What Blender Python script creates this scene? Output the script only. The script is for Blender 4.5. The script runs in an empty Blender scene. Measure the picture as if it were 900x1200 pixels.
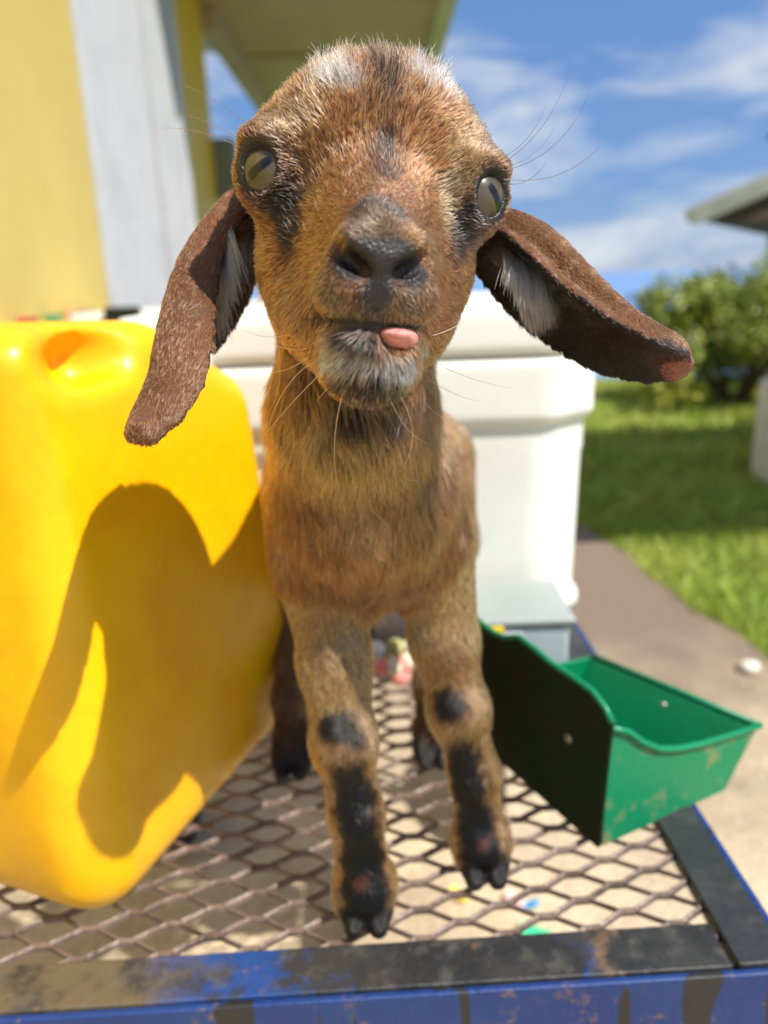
import bpy, bmesh, math, random
import numpy as np
from mathutils import Vector, Matrix
from mathutils.bvhtree import BVHTree

random.seed(7)
rng = np.random.default_rng(11)
scene = bpy.context.scene
col = scene.collection

# ------------------------------------------------------------------ camera
FPX = 900.0                      # focal length in photo pixels (900 x 1200 frame)
PITCH, ROLL = math.radians(17.0), math.radians(-2.0)
DECK, CAMZ = 0.50, 0.84          # deck height above the path, lens height
CAM = np.array([0.0, 0.0, CAMZ])
_cp, _sp = math.cos(PITCH), math.sin(PITCH)
_F = np.array([0, _cp, -_sp]); _X0 = np.array([1.0, 0, 0]); _U0 = np.array([0, _sp, _cp])
_X = math.cos(ROLL) * _X0 + math.sin(ROLL) * _U0
_U = -math.sin(ROLL) * _X0 + math.cos(ROLL) * _U0
cam_data = bpy.data.cameras.new('camera')
cam = bpy.data.objects.new('camera', cam_data); col.objects.link(cam)
M = Matrix(((_X[0], _U[0], -_F[0], 0), (_X[1], _U[1], -_F[1], 0), (_X[2], _U[2], -_F[2], CAMZ), (0, 0, 0, 1)))
cam.matrix_world = M
cam_data.sensor_fit = 'VERTICAL'; cam_data.sensor_height = 36.0; cam_data.sensor_width = 27.0
cam_data.lens = FPX / 1200.0 * 36.0
cam_data.clip_start = 0.01; cam_data.clip_end = 30000
cam_data.dof.use_dof = True; cam_data.dof.focus_distance = 0.262; cam_data.dof.aperture_fstop = 6.6
scene.camera = cam

# ------------------------------------------------------------------ light
SUN = np.array([0.475, -0.345, 0.812]); SUN /= np.linalg.norm(SUN)
world = bpy.data.worlds.new('World'); scene.world = world; world.use_nodes = True
wn, wl = world.node_tree.nodes, world.node_tree.links
bg = wn['Background']; bg.inputs['Strength'].default_value = 0.10
sky = wn.new('ShaderNodeTexSky'); sky.sky_type = 'NISHITA'; sky.sun_disc = False
sky.sun_elevation = math.asin(SUN[2]); sky.sun_rotation = math.atan2(SUN[0], SUN[1])
sky.air_density = 1.0; sky.dust_density = 0.1; sky.ozone_density = 3.5
tc = wn.new('ShaderNodeTexCoord'); mp = wn.new('ShaderNodeMapping')
mp.inputs['Scale'].default_value = (1.2, 1.2, 4.5); mp.inputs['Rotation'].default_value = (0.15, -0.35, 0.4)
mp.inputs['Location'].default_value = (0.35, 0.2, 0.1)
nz = wn.new('ShaderNodeTexNoise'); nz.inputs['Scale'].default_value = 3.0; nz.inputs['Detail'].default_value = 6
nz.inputs['Roughness'].default_value = 0.56; nz.inputs['Distortion'].default_value = 0.5
cr = wn.new('ShaderNodeValToRGB'); e_ = cr.color_ramp.elements
e_[0].position = 0.40; e_[0].color = (.72, .72, .72, 1); e_[1].position = 0.80; e_[1].color = (1, 1, 1, 1)
e2 = e_.new(.60); e2.color = (.88, .88, .88, 1)
cc = wn.new('ShaderNodeValToRGB'); f_ = cc.color_ramp.elements
f_[0].position = 0.44; f_[0].color = (.95, 2.1, 4.8, 1); f_[1].position = 0.66; f_[1].color = (5.8, 6.1, 6.5, 1)
mx = wn.new('ShaderNodeMix'); mx.data_type = 'RGBA'
wl.new(nz.outputs['Fac'], cc.inputs['Fac']); wl.new(cc.outputs['Color'], mx.inputs[7])
wl.new(tc.outputs['Generated'], mp.inputs['Vector']); wl.new(mp.outputs[0], nz.inputs['Vector'])
wl.new(nz.outputs['Fac'], cr.inputs['Fac']); wl.new(cr.outputs['Color'], mx.inputs[0])
wl.new(sky.outputs[0], mx.inputs[6]); wl.new(mx.outputs[2], bg.inputs['Color'])
sl = bpy.data.lights.new('sun', 'SUN'); sl.energy = 4.95; sl.angle = math.radians(0.53); sl.color = (1.0, 0.95, 0.86)
so = bpy.data.objects.new('sun', sl); col.objects.link(so)
so.rotation_euler = Vector(SUN).to_track_quat('Z', 'Y').to_euler(); so.location = (2, -2, 5)
scene.view_settings.view_transform = 'Standard'; scene.view_settings.look = 'None'
scene.view_settings.exposure = 0.42; scene.view_settings.gamma = 1.0
scene.render.engine = 'CYCLES'
try:
    scene.cycles.use_denoising = True; scene.cycles.max_bounces = 7; scene.cycles.transparent_max_bounces = 6
except Exception:
    pass
scene.cycles_curves.shape = 'THICK' if hasattr(scene, 'cycles_curves') else 'RIBBONS'

# ------------------------------------------------------------------ pixel helpers
def ray(px, py):
    return _F + (px - 450) / FPX * _X + (600 - py) / FPX * _U
def at(px, py, d):                       # point at axis depth d
    return CAM + ray(px, py) * d
def onz(px, py, z):                      # where the pixel's ray meets height z
    r = ray(px, py); return CAM + r * ((z - CAMZ) / r[2])
def ony(px, py, y):
    r = ray(px, py); return CAM + r * (y / r[1])
def onx(px, py, x):
    r = ray(px, py); return CAM + r * (x / r[0])
def lin(r, g, b):
    f = lambda c: (c / 255 / 12.92) if c / 255 <= 0.04045 else ((c / 255 + 0.055) / 1.055) ** 2.4
    return np.array([f(r), f(g), f(b)])

# ------------------------------------------------------------------ materials
def mat(name, color, rough=0.6, metal=0.0, noise=None, spec=0.5, bump=0.0, bump_scale=80, **kw):
    m = bpy.data.materials.new(name); m.use_nodes = True
    nt = m.node_tree; b = nt.nodes['Principled BSDF']
    b.inputs['Base Color'].default_value = (*color, 1); b.inputs['Roughness'].default_value = rough
    b.inputs['Metallic'].default_value = metal; b.inputs['Specular IOR Level'].default_value = spec
    for k, v in kw.items():
        b.inputs[k.replace('_', ' ')].default_value = v
    if noise or bump:
        t = nt.nodes.new('ShaderNodeTexCoord')
    if noise:                            # noise = (other colour, scale, low, high)
        c2, sc, lo, hi = noise
        n = nt.nodes.new('ShaderNodeTexNoise'); n.inputs['Scale'].default_value = sc; n.inputs['Detail'].default_value = 6
        n.inputs['Roughness'].default_value = 0.65
        r = nt.nodes.new('ShaderNodeValToRGB'); r.color_ramp.elements[0].position = lo; r.color_ramp.elements[1].position = hi
        x = nt.nodes.new('ShaderNodeMix'); x.data_type = 'RGBA'
        x.inputs[6].default_value = (*color, 1); x.inputs[7].default_value = (*c2, 1)
        nt.links.new(t.outputs['Object'], n.inputs['Vector']); nt.links.new(n.outputs['Fac'], r.inputs['Fac'])
        nt.links.new(r.outputs['Color'], x.inputs[0]); nt.links.new(x.outputs[2], b.inputs['Base Color'])
    if bump:
        n = nt.nodes.new('ShaderNodeTexNoise'); n.inputs['Scale'].default_value = bump_scale; n.inputs['Detail'].default_value = 5
        bp = nt.nodes.new('ShaderNodeBump'); bp.inputs['Strength'].default_value = bump; bp.inputs['Distance'].default_value = 0.01
        nt.links.new(t.outputs['Object'], n.inputs['Vector']); nt.links.new(n.outputs['Fac'], bp.inputs['Height'])
        nt.links.new(bp.outputs['Normal'], b.inputs['Normal'])
    return m

def attr_mat(name, attr='col', rough=0.6, gloss_attr=None, spec=0.5, **kw):
    m = mat(name, (0.5, 0.5, 0.5), rough, spec=spec, **kw); nt = m.node_tree; b = nt.nodes['Principled BSDF']
    a = nt.nodes.new('ShaderNodeAttribute'); a.attribute_name = attr
    nt.links.new(a.outputs['Color'], b.inputs['Base Color'])
    if gloss_attr:
        g = nt.nodes.new('ShaderNodeAttribute'); g.attribute_name = gloss_attr
        nt.links.new(g.outputs['Fac'], b.inputs['Roughness'])
    return m

# ------------------------------------------------------------------ object helpers
def tag(o, label=None, cat=None, group=None, kind=None):
    if label: o['label'] = label
    if cat: o['category'] = cat
    if group: o['group'] = group
    if kind: o['kind'] = kind
    return o
def empty(name, loc, label=None, cat=None, group=None):
    o = bpy.data.objects.new(name, None); col.objects.link(o); o.location = [float(c) for c in loc]
    o.empty_display_size = 0.05
    return tag(o, label, cat, group)
def link(o, parent=None):
    col.objects.link(o)
    if parent is not None:
        o.parent = parent
        base = parent
        mw = Matrix.Translation(parent.location) @ parent.rotation_euler.to_matrix().to_4x4()
        while base.parent is not None:
            base = base.parent
            mw = Matrix.Translation(base.location) @ base.rotation_euler.to_matrix().to_4x4() @ mw
        o.matrix_parent_inverse = mw.inverted()
    return o
def mesh_obj(name, verts, faces, m, parent=None, smooth=False):
    me = bpy.data.meshes.new(name); me.from_pydata([tuple(map(float, v)) for v in verts], [], [tuple(map(int, f)) for f in faces])
    me.materials.append(m); me.update()
    if smooth: me.polygons.foreach_set('use_smooth', [True] * len(me.polygons))
    return link(bpy.data.objects.new(name, me), parent)
def np_mesh(name, V, Q):                 # quads from arrays, fast
    me = bpy.data.meshes.new(name)
    me.vertices.add(len(V)); me.vertices.foreach_set('co', V.astype(np.float32).ravel())
    n, w = Q.shape
    me.loops.add(n * w); me.loops.foreach_set('vertex_index', Q.astype(np.int32).ravel())
    me.polygons.add(n); me.polygons.foreach_set('loop_start', np.arange(0, n * w, w, dtype=np.int32))
    me.polygons.foreach_set('loop_total', np.full(n, w, np.int32)); me.update(calc_edges=True)
    return me
def smooth_all(me): me.polygons.foreach_set('use_smooth', np.ones(len(me.polygons), bool))
def boxv(bm, c, e1, e2, e3):
    c, e1, e2, e3 = [np.array(a, float) for a in (c, e1, e2, e3)]
    v = [bm.verts.new(tuple(c + a * e1 + b * e2 + d * e3)) for a in (-1, 1) for b in (-1, 1) for d in (-1, 1)]
    for f in ((0, 1, 3, 2), (4, 6, 7, 5), (0, 4, 5, 1), (2, 3, 7, 6), (0, 2, 6, 4), (1, 5, 7, 3)):
        bm.faces.new([v[i] for i in f])
def bx(bm, lo, hi):
    lo, hi = np.array(lo, float), np.array(hi, float); h = (hi - lo) / 2
    boxv(bm, (lo + hi) / 2, (h[0], 0, 0), (0, h[1], 0), (0, 0, h[2]))
def bm_obj(name, bm, m, parent=None, bevel=0.0, seg=2, smooth=True):
    bmesh.ops.recalc_face_normals(bm, faces=bm.faces[:])
    if bevel:
        bmesh.ops.bevel(bm, geom=bm.edges[:], offset=bevel, segments=seg, affect='EDGES', profile=0.5)
    me = bpy.data.meshes.new(name); bm.to_mesh(me); bm.free(); me.materials.append(m)
    if smooth and bevel:
        smooth_all(me)
        o = bpy.data.objects.new(name, me)
        wnm = o.modifiers.new('wn', 'WEIGHTED_NORMAL')
        return link(o, parent)
    return link(bpy.data.objects.new(name, me), parent)
def box_obj(name, lo, hi, m, parent=None, bevel=0.0, seg=2):
    bm = bmesh.new(); bx(bm, lo, hi); return bm_obj(name, bm, m, parent, bevel, seg)
def tube(bm, pts, rad, n=10, caps=True):
    pts = [np.array(p, float) for p in pts]
    rads = rad if hasattr(rad, '__len__') else [rad] * len(pts)
    rings = []; ref = None
    for i, p in enumerate(pts):
        t = pts[min(i + 1, len(pts) - 1)] - pts[max(i - 1, 0)]; t = t / (np.linalg.norm(t) + 1e-12)
        if ref is None:
            ref = np.cross(t, [0, 0, 1.0]) if abs(t[2]) < .9 else np.cross(t, [1.0, 0, 0])
        ref = ref - t * (ref @ t); ref /= np.linalg.norm(ref); b = np.cross(t, ref)
        rings.append([bm.verts.new(tuple(p + rads[i] * (math.cos(a) * ref + math.sin(a) * b))) for a in np.linspace(0, 2 * math.pi, n, endpoint=False)])
    for a, b in zip(rings, rings[1:]):
        for i in range(n): bm.faces.new((a[i], a[(i + 1) % n], b[(i + 1) % n], b[i]))
    if caps:
        bm.faces.new(rings[0][::-1]); bm.faces.new(rings[-1])
def tube_obj(name, pts, rad, m, parent=None, n=10):
    bm = bmesh.new(); tube(bm, pts, rad, n); bmesh.ops.recalc_face_normals(bm, faces=bm.faces[:])
    me = bpy.data.meshes.new(name); bm.to_mesh(me); bm.free(); me.materials.append(m); smooth_all(me)
    return link(bpy.data.objects.new(name, me), parent)

# ------------------------------------------------------------------ signed distance fields
class Field:
    def __init__(s, lo, hi, res):
        s.lo = np.array(lo, float); s.res = res
        s.n = np.ceil((np.array(hi) - s.lo) / res).astype(int) + 1
        s.f = np.full(s.n, 0.05, np.float32); s.lab = np.zeros(s.n, np.int8)
    def local(s, lo, hi):
        a = np.clip(np.floor((np.array(lo) - s.lo) / s.res).astype(int), 0, s.n - 1)
        b = np.clip(np.ceil((np.array(hi) - s.lo) / s.res).astype(int) + 1, 1, s.n)
        sl = tuple(slice(i, j) for i, j in zip(a, b))
        ax = [(np.arange(i, j) * s.res + l).astype(np.float32) for i, j, l in zip(a, b, s.lo)]
        return sl, np.meshgrid(*ax, indexing='ij')
    def put(s, sl, d, k, lab, cut=False):
        f = s.f[sl]
        if cut:
            d = -d
            h = np.clip(0.5 - 0.5 * (d - f) / k, 0, 1) if k else None
            s.f[sl] = np.maximum(f, d) if not k else d * (1 - h) + f * h + k * h * (1 - h)
            return
        if lab: s.lab[sl] = np.where(d < f, lab, s.lab[sl])
        if k:
            h = np.clip(0.5 + 0.5 * (f - d) / k, 0, 1)
            s.f[sl] = f * (1 - h) + d * h - k * h * (1 - h)
        else: s.f[sl] = np.minimum(f, d)
    def ell(s, c, r, R=None, k=0.008, lab=0, cut=False):
        c = np.array(c, float); r = np.array(r, float); R = np.eye(3) if R is None else R
        ext = np.sqrt(((R * r) ** 2).sum(1)) + k + 4 * s.res
        sl, (x, y, z) = s.local(c - ext, c + ext)
        p = [x - c[0], y - c[1], z - c[2]]
        q = [sum(float(R[i, j]) * p[i] for i in range(3)) for j in range(3)]
        k0 = np.sqrt(sum((q[j] / r[j]) ** 2 for j in range(3))) + 1e-6
        k1 = np.sqrt(sum((q[j] / r[j] ** 2) ** 2 for j in range(3))) + 1e-6
        s.put(sl, (k0 * (k0 - 1) / k1).astype(np.float32), k, lab, cut)
    def cone(s, a, b, ra, rb, k=0.008, lab=0, cut=False):
        a, b = np.array(a, float), np.array(b, float); m = max(ra, rb) + k + 4 * s.res
        sl, (x, y, z) = s.local(np.minimum(a, b) - m, np.maximum(a, b) + m)
        ba = b - a; L2 = ba @ ba
        t = np.clip(((x - a[0]) * ba[0] + (y - a[1]) * ba[1] + (z - a[2]) * ba[2]) / L2, 0, 1)
        d = np.sqrt((x - a[0] - t * ba[0]) ** 2 + (y - a[1] - t * ba[1]) ** 2 + (z - a[2] - t * ba[2]) ** 2) - (ra + (rb - ra) * t)
        s.put(sl, d.astype(np.float32), k, lab, cut)
    def chain(s, pts, rads, k, lab, k0=None):
        for i in range(len(pts) - 1):
            s.cone(pts[i], pts[i + 1], rads[i], rads[i + 1], (k0 if (i == 0 and k0) else k), lab)
    def leaf(s, pts, wid, th, vs, cup, k, lab):      # a cupped strip: ear
        pts = [np.array(p, float) for p in pts]; m = max(wid) + k + 0.012
        P = np.array(pts); sl, (x, y, z) = s.local(P.min(0) - m, P.max(0) + m)
        best = None
        for i in range(len(pts) - 1):
            a, b = pts[i], pts[i + 1]; ba = b - a; L = np.linalg.norm(ba); tdir = ba / L
            px, py, pz = x - a[0], y - a[1], z - a[2]
            tr = (px * ba[0] + py * ba[1] + pz * ba[2]) / L ** 2
            t = np.clip(tr, 0, 1)
            v = vs[i] * 1.0; v = v - tdir * (v @ tdir); v /= np.linalg.norm(v); u = np.cross(tdir, v)
            w = wid[i] + (wid[i + 1] - wid[i]) * t; cc = cup[i] + (cup[i + 1] - cup[i]) * t
            th_ = th[i] + (th[i + 1] - th[i]) * t
            uu = px * u[0] + py * u[1] + pz * u[2]; vv = px * v[0] + py * v[1] + pz * v[2]
            dl = (tr - t) * L
            vv = vv + cc * np.minimum(uu * uu, (1.3 * w) ** 2)
            e = np.sqrt((uu / w) ** 2 + (vv / th_) ** 2 + (dl / np.maximum(w * .8, 1e-4)) ** 2) + 1e-6
            g = np.sqrt((uu / w ** 2) ** 2 + (vv / th_ ** 2) ** 2 + (dl / (w * .8) ** 2) ** 2) + 1e-6
            d = e * (e - 1) / g
            best = d if best is None else np.minimum(best, d)
        s.put(sl, best.astype(np.float32), k, lab)
    def mesh(s):
        f = s.f; ins = f < 0
        n = s.n; cn = n - 1
        cnt = np.zeros(cn, np.uint8)
        for i in (0, 1):
            for j in (0, 1):
                for k in (0, 1):
                    cnt += ins[i:i + cn[0], j:j + cn[1], k:k + cn[2]]
        act = np.argwhere((cnt > 0) & (cnt < 8))
        idx = np.full(cn, -1, np.int32); idx[tuple(act.T)] = np.arange(len(act))
        acc = np.zeros((len(act), 3)); num = np.zeros(len(act)); lab = np.zeros(len(act), np.int8)
        corners = [(i, j, k) for i in (0, 1) for j in (0, 1) for k in (0, 1)]
        val = {c: f[act[:, 0] + c[0], act[:, 1] + c[1], act[:, 2] + c[2]].astype(float) for c in corners}
        for c in corners:
            for ax in range(3):
                if c[ax]: continue
                d = list(c); d[ax] = 1; d = tuple(d)
                a, b = val[c], val[d]; m = (a < 0) != (b < 0)
                t = np.where(m, a / np.where(m, a - b, 1), 0)
                p = np.tile(np.array(c, float), (len(act), 1)); p[:, ax] += t
                acc[m] += p[m]; num[m] += 1
        for c in corners:
            l = s.lab[act[:, 0] + c[0], act[:, 1] + c[1], act[:, 2] + c[2]]
            lab = np.where(l > 0, l, lab)
        V = s.lo + s.res * (act + acc / num[:, None])
        quads = []
        for ax in range(3):
            a, b = [i for i in range(3) if i != ax]
            s0 = [slice(None)] * 3; s1 = [slice(None)] * 3; s0[ax] = slice(0, -1); s1[ax] = slice(1, None)
            e = np.argwhere(ins[tuple(s0)] != ins[tuple(s1)])
            ok = (e[:, a] > 0) & (e[:, b] > 0) & (e[:, a] < cn[a]) & (e[:, b] < cn[b]); e = e[ok]
            def cell(da, db):
                q = e.copy(); q[:, a] -= da; q[:, b] -= db; return idx[tuple(q.T)]
            Q = np.stack([cell(1, 1), cell(0, 1), cell(0, 0), cell(1, 0)], 1)
            flip = ins[tuple(e.T)]
            if ax == 1: flip = ~flip
            Q[~flip] = Q[~flip][:, ::-1]
            quads.append(Q)
        Q = np.concatenate(quads); Q = Q[(Q >= 0).all(1)]
        return V, Q, lab
def relax(V, Q, it=2, lam=0.5):
    for _ in range(it):
        s = np.zeros_like(V); c = np.zeros(len(V))
        for i in range(4):
            for j in (1, 3):
                np.add.at(s, Q[:, i], V[Q[:, (i + j) % 4]]); np.add.at(c, Q[:, i], 1)
        V = V + lam * (s / c[:, None] - V)
    return V
def vnormals(V, Q):
    n = np.cross(V[Q[:, 2]] - V[Q[:, 0]], V[Q[:, 3]] - V[Q[:, 1]]); N = np.zeros_like(V)
    for i in range(4): np.add.at(N, Q[:, i], n)
    return N / (np.linalg.norm(N, axis=1)[:, None] + 1e-12)
def color_attr(me, name, C):
    a = me.attributes.new(name, 'FLOAT_COLOR', 'POINT')
    a.data.foreach_set('color', np.c_[C, np.ones(len(C))].astype(np.float32).ravel())
def float_attr(me, name, F):
    a = me.attributes.new(name, 'FLOAT', 'POINT'); a.data.foreach_set('value', F.astype(np.float32))
def vnoise(P, scale, seed=0):                # smooth value noise, 0..1
    g = np.random.default_rng(seed).random((32, 32, 32)); q = P * scale + 100.0
    i = np.floor(q).astype(int); t = q - i; t = t * t * (3 - 2 * t); out = 0
    for a in (0, 1):
        for b in (0, 1):
            for c in (0, 1):
                w = (t[:, 0] if a else 1 - t[:, 0]) * (t[:, 1] if b else 1 - t[:, 1]) * (t[:, 2] if c else 1 - t[:, 2])
                out = out + w * g[(i[:, 0] + a) % 32, (i[:, 1] + b) % 32, (i[:, 2] + c) % 32]
    return out
def unit(v): return v / (np.linalg.norm(v, axis=-1, keepdims=True) + 1e-12)

def fn(F, lo, hi, f, k=0.0, lab=0, cut=False):
    sl, (x, y, z) = F.local(lo, hi); F.put(sl, f(x, y, z).astype(np.float32), k, lab, cut)
def rbox(x, y, z, h, r):
    qx, qy, qz = np.abs(x) - h[0] + r, np.abs(y) - h[1] + r, np.abs(z) - h[2] + r
    return np.sqrt(np.maximum(qx, 0) ** 2 + np.maximum(qy, 0) ** 2 + np.maximum(qz, 0) ** 2) + np.minimum(np.maximum(qx, np.maximum(qy, qz)), 0) - r
def prism(name, poly, off, m, parent=None, bevel=0.0, seg=1):
    bm = bmesh.new(); off = np.array(off)
    a = [bm.verts.new(tuple(p)) for p in poly]; b = [bm.verts.new(tuple(np.array(p) + off)) for p in poly]; n = len(poly)
    bm.faces.new(a); bm.faces.new(b[::-1])
    for i in range(n): bm.faces.new((a[i], b[i], b[(i + 1) % n], a[(i + 1) % n]))
    return bm_obj(name, bm, m, parent, bevel, seg)

# ================================================================== ground, path, lawn, sea
def terrain(x, y):
    r = np.maximum(0, y - 6.0); s = np.maximum(0, x - 6.5)
    z = -0.17 * r - .004 * r ** 1.5 - .12 * s + .02 * np.sin(x * 1.7 + y) * np.clip((y - 2) / 4, 0, 1)
    return np.maximum(z, -62.0)
m_lawn = mat('lawn_soil', lin(136, 150, 66), .9, noise=(lin(104, 122, 46), 3.0, .35, .7), bump=.6, bump_scale=60)
xs = np.concatenate([np.linspace(-400, -14, 14), np.linspace(-12, 14, 66), np.linspace(16, 400, 14)])
ys = np.concatenate([np.linspace(-300, -8, 10), np.linspace(-6, 30, 92), np.linspace(34, 500, 20)])
gx, gy = np.meshgrid(xs, ys, indexing='ij'); V = np.stack([gx, gy, terrain(gx, gy) - .012], -1).reshape(-1, 3)
ny = len(ys); ii, jj = np.meshgrid(np.arange(len(xs) - 1), np.arange(ny - 1), indexing='ij'); b = (ii * ny + jj).ravel()
me = np_mesh('lawn', V, np.stack([b, b + ny, b + ny + 1, b + 1], 1)); smooth_all(me); me.materials.append(m_lawn)
tag(link(bpy.data.objects.new('lawn', me)), kind='structure')
m_sea = mat('sea_water', lin(104, 136, 178), .6, noise=(lin(112, 144, 186), .02, .4, .6), spec=.3)
tag(mesh_obj('sea', [(-14000, -2000, -60), (14000, -2000, -60), (14000, 16000, -60), (-14000, 16000, -60)], [(0, 1, 2, 3)], m_sea), kind='structure')
# concrete path: slabs with a broken lawn edge
m_conc = mat('worn_concrete', lin(210, 192, 164), .85, noise=(lin(132, 115, 100), 2.2, .42, .72), bump=.35, bump_scale=70)
nt = m_conc.node_tree; bsdf = nt.nodes['Principled BSDF']
old = bsdf.inputs['Base Color'].links[0].from_socket
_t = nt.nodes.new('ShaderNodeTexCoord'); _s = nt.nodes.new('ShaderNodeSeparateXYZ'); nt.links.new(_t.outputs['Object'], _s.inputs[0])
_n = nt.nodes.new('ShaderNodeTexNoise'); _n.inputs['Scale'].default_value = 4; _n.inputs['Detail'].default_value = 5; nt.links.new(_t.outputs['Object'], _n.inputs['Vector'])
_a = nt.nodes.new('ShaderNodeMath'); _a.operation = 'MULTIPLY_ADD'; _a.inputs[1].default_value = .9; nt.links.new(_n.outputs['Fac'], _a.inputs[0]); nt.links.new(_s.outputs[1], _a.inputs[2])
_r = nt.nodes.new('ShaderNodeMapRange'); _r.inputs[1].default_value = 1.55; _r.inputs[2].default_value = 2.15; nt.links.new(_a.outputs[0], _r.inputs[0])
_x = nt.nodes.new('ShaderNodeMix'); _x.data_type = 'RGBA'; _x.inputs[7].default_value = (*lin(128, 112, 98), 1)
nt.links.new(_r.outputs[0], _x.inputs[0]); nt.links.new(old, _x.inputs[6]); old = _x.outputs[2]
t_ = nt.nodes.new('ShaderNodeTexCoord'); n_ = nt.nodes.new('ShaderNodeTexNoise'); n_.inputs['Scale'].default_value = 140; n_.inputs['Detail'].default_value = 3
r_ = nt.nodes.new('ShaderNodeValToRGB'); r_.color_ramp.elements[0].position = .3; r_.color_ramp.elements[0].color = (.62, .6, .58, 1); r_.color_ramp.elements[1].position = .62; r_.color_ramp.elements[1].color = (1.08, 1.06, 1.03, 1)
x_ = nt.nodes.new('ShaderNodeMix'); x_.data_type = 'RGBA'; x_.blend_type = 'MULTIPLY'; x_.inputs[0].default_value = 1
nt.links.new(t_.outputs['Object'], n_.inputs['Vector']); nt.links.new(n_.outputs['Fac'], r_.inputs['Fac'])
nt.links.new(old, x_.inputs[6]); nt.links.new(r_.outputs['Color'], x_.inputs[7]); nt.links.new(x_.outputs[2], bsdf.inputs['Base Color'])
def edge_x(y): return .84 + (y - 1.52) * -.16 + .012 * math.sin(y * 9) + .008 * math.sin(y * 23 + 1) if y < 2.6 else .667 + .05 * (y - 2.6) * -1 + .012 * math.sin(y * 9) + .008 * math.sin(y * 23 + 1)
yy = np.linspace(-3, 5.9, 120)
pv = [(-1.14, y, 0) for y in yy] + [(edge_x(y), y, 0) for y in yy] + [(edge_x(y) + .015, y, -.03) for y in yy]
n = len(yy); pf = [(i, n + i, n + i + 1, i + 1) for i in range(n - 1)] + [(n + i, 2 * n + i, 2 * n + i + 1, n + i + 1) for i in range(n - 1)]
tag(mesh_obj('path', pv, pf, m_conc), kind='structure')

# lawn grass blades, densest beside the path
def grass_mesh(N, x0, x1, y0, y1, hmin, hmax, w, lim=None):
    x = rng.uniform(x0, x1, N); y = y0 + (y1 - y0) * rng.random(N) ** 1.4
    ex = np.array([edge_x(v) for v in y]) if y0 < 6 else np.full(N, -99.0)
    ok = (x > ex + .0) & (x < .62 * y + .75); x, y = x[ok], y[ok]; N = len(x)
    z = terrain(x, y) - .014; a = rng.uniform(0, 2 * np.pi, N); h = rng.uniform(hmin, hmax, N) * (.7 + .6 * vnoise(np.stack([x, y, z * 0], 1), 3.0, 31))
    h = h * (1 + .8 * np.exp(-np.abs(x - edge_x(1.0)) * 0)) if False else h
    dx, dy = np.cos(a) * w, np.sin(a) * w; lx, ly = rng.normal(0, .45, N) * h, rng.normal(0, .45, N) * h
    P = np.stack([np.stack([x - dx, y - dy, z], 1), np.stack([x + dx, y + dy, z], 1), np.stack([x + lx * .45 + dx * .7, y + ly * .45 + dy * .7, z + h * .6], 1), np.stack([x + lx, y + ly, z + h], 1), np.stack([x + lx * .45 - dx * .7, y + ly * .45 - dy * .7, z + h * .6], 1)], 1).reshape(-1, 3)
    b = np.arange(N)[:, None] * 5
    base = lin(156, 180, 70); q = vnoise(np.stack([x, y, z * 0], 1), 5, 33)[:, None]; rr = rng.random((N, 1))
    c = base * (.55 + .9 * rr) * (1 - q * .5) + lin(206, 198, 112) * q * .5
    return P, b + np.array([[0, 1, 2, 3, 4]]), np.repeat(c, 5, 0)
parts = [grass_mesh(52000, .6, 2.6, .9, 3.4, .025, .055, .0022), grass_mesh(46000, .6, 5.5, 3.2, 8.0, .03, .075, .004)]
GP = np.concatenate([p[0] for p in parts]); GF = np.concatenate([parts[0][1], parts[1][1] + len(parts[0][0])]); GC = np.concatenate([p[2] for p in parts])
me = np_mesh('grass', GP, GF); color_attr(me, 'col', GC); m_gr = attr_mat('grass_blade', 'col', .55, Transmission_Weight=0.0)
me.materials.append(m_gr); tag(link(bpy.data.objects.new('grass', me)), 'short sunlit green grass of the lawn beside the path', 'grass', kind='stuff')

# ================================================================== yellow house with the porch roof
WX = -1.10
house = empty('yellow_house', (WX, 3.5, 0), 'yellow painted house with pale vertical boards and a deep porch eave', 'house')
m_yel = mat('yellow_paint', lin(206, 184, 104), .6, noise=(lin(198, 174, 94), 2.0, .35, .7), bump=.08, bump_scale=25)
m_yel2 = mat('yellow_trim_paint', lin(236, 200, 40), .5, noise=(lin(224, 184, 30), 4, .3, .7))
m_wht = mat('weathered_white_paint', lin(198, 199, 201), .6, noise=(lin(176, 178, 180), 5.0, .45, .8), bump=.1, bump_scale=30)
m_trim = mat('brown_door_gap', lin(96, 82, 70), .7)
m_sof = mat('soffit_paint', lin(190, 166, 152), .7, noise=(lin(170, 148, 134), 3, .35, .7))
m_fas = mat('fascia_paint', lin(196, 192, 158), .55, noise=(lin(176, 170, 136), 4, .35, .7))
m_roof = mat('roof_metal', lin(150, 150, 150), .45, .6)
WW = .14                                               # wall thickness
for y0, y1 in ((-1.2, 1.0), (1.006, 3.29)):
    box_obj('wall_panel', (WX - WW, y0, 0), (WX, y1, 2.72), m_yel, house, .004)
box_obj('door_recess', (WX - WW, 3.29, 0), (WX - .05, 5.02, 2.72), m_trim, house)
box_obj('door_board', (WX - .05, 3.345, .04), (WX - .005, 4.29, 2.66), m_wht, house, .006)
box_obj('door_board', (WX - .05, 4.39, .04), (WX - .005, 4.86, 2.66), m_wht, house, .006)
box_obj('door_jamb', (WX - .05, 4.875, .0), (WX + .018, 5.01, 2.70), m_wht, house, .005)
box_obj('wall_panel', (WX - WW, 5.02, 0), (WX, 5.86, 2.72), m_yel2, house, .004)
box_obj('end_wall', (WX - 4.0, 5.72, 0), (WX - WW - .003, 5.84, 2.72), m_yel, house)
box_obj('sill_ledge', (WX + .001, -1.1, .70), (WX + .07, 3.25, .735), m_yel, house, .004)
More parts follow.
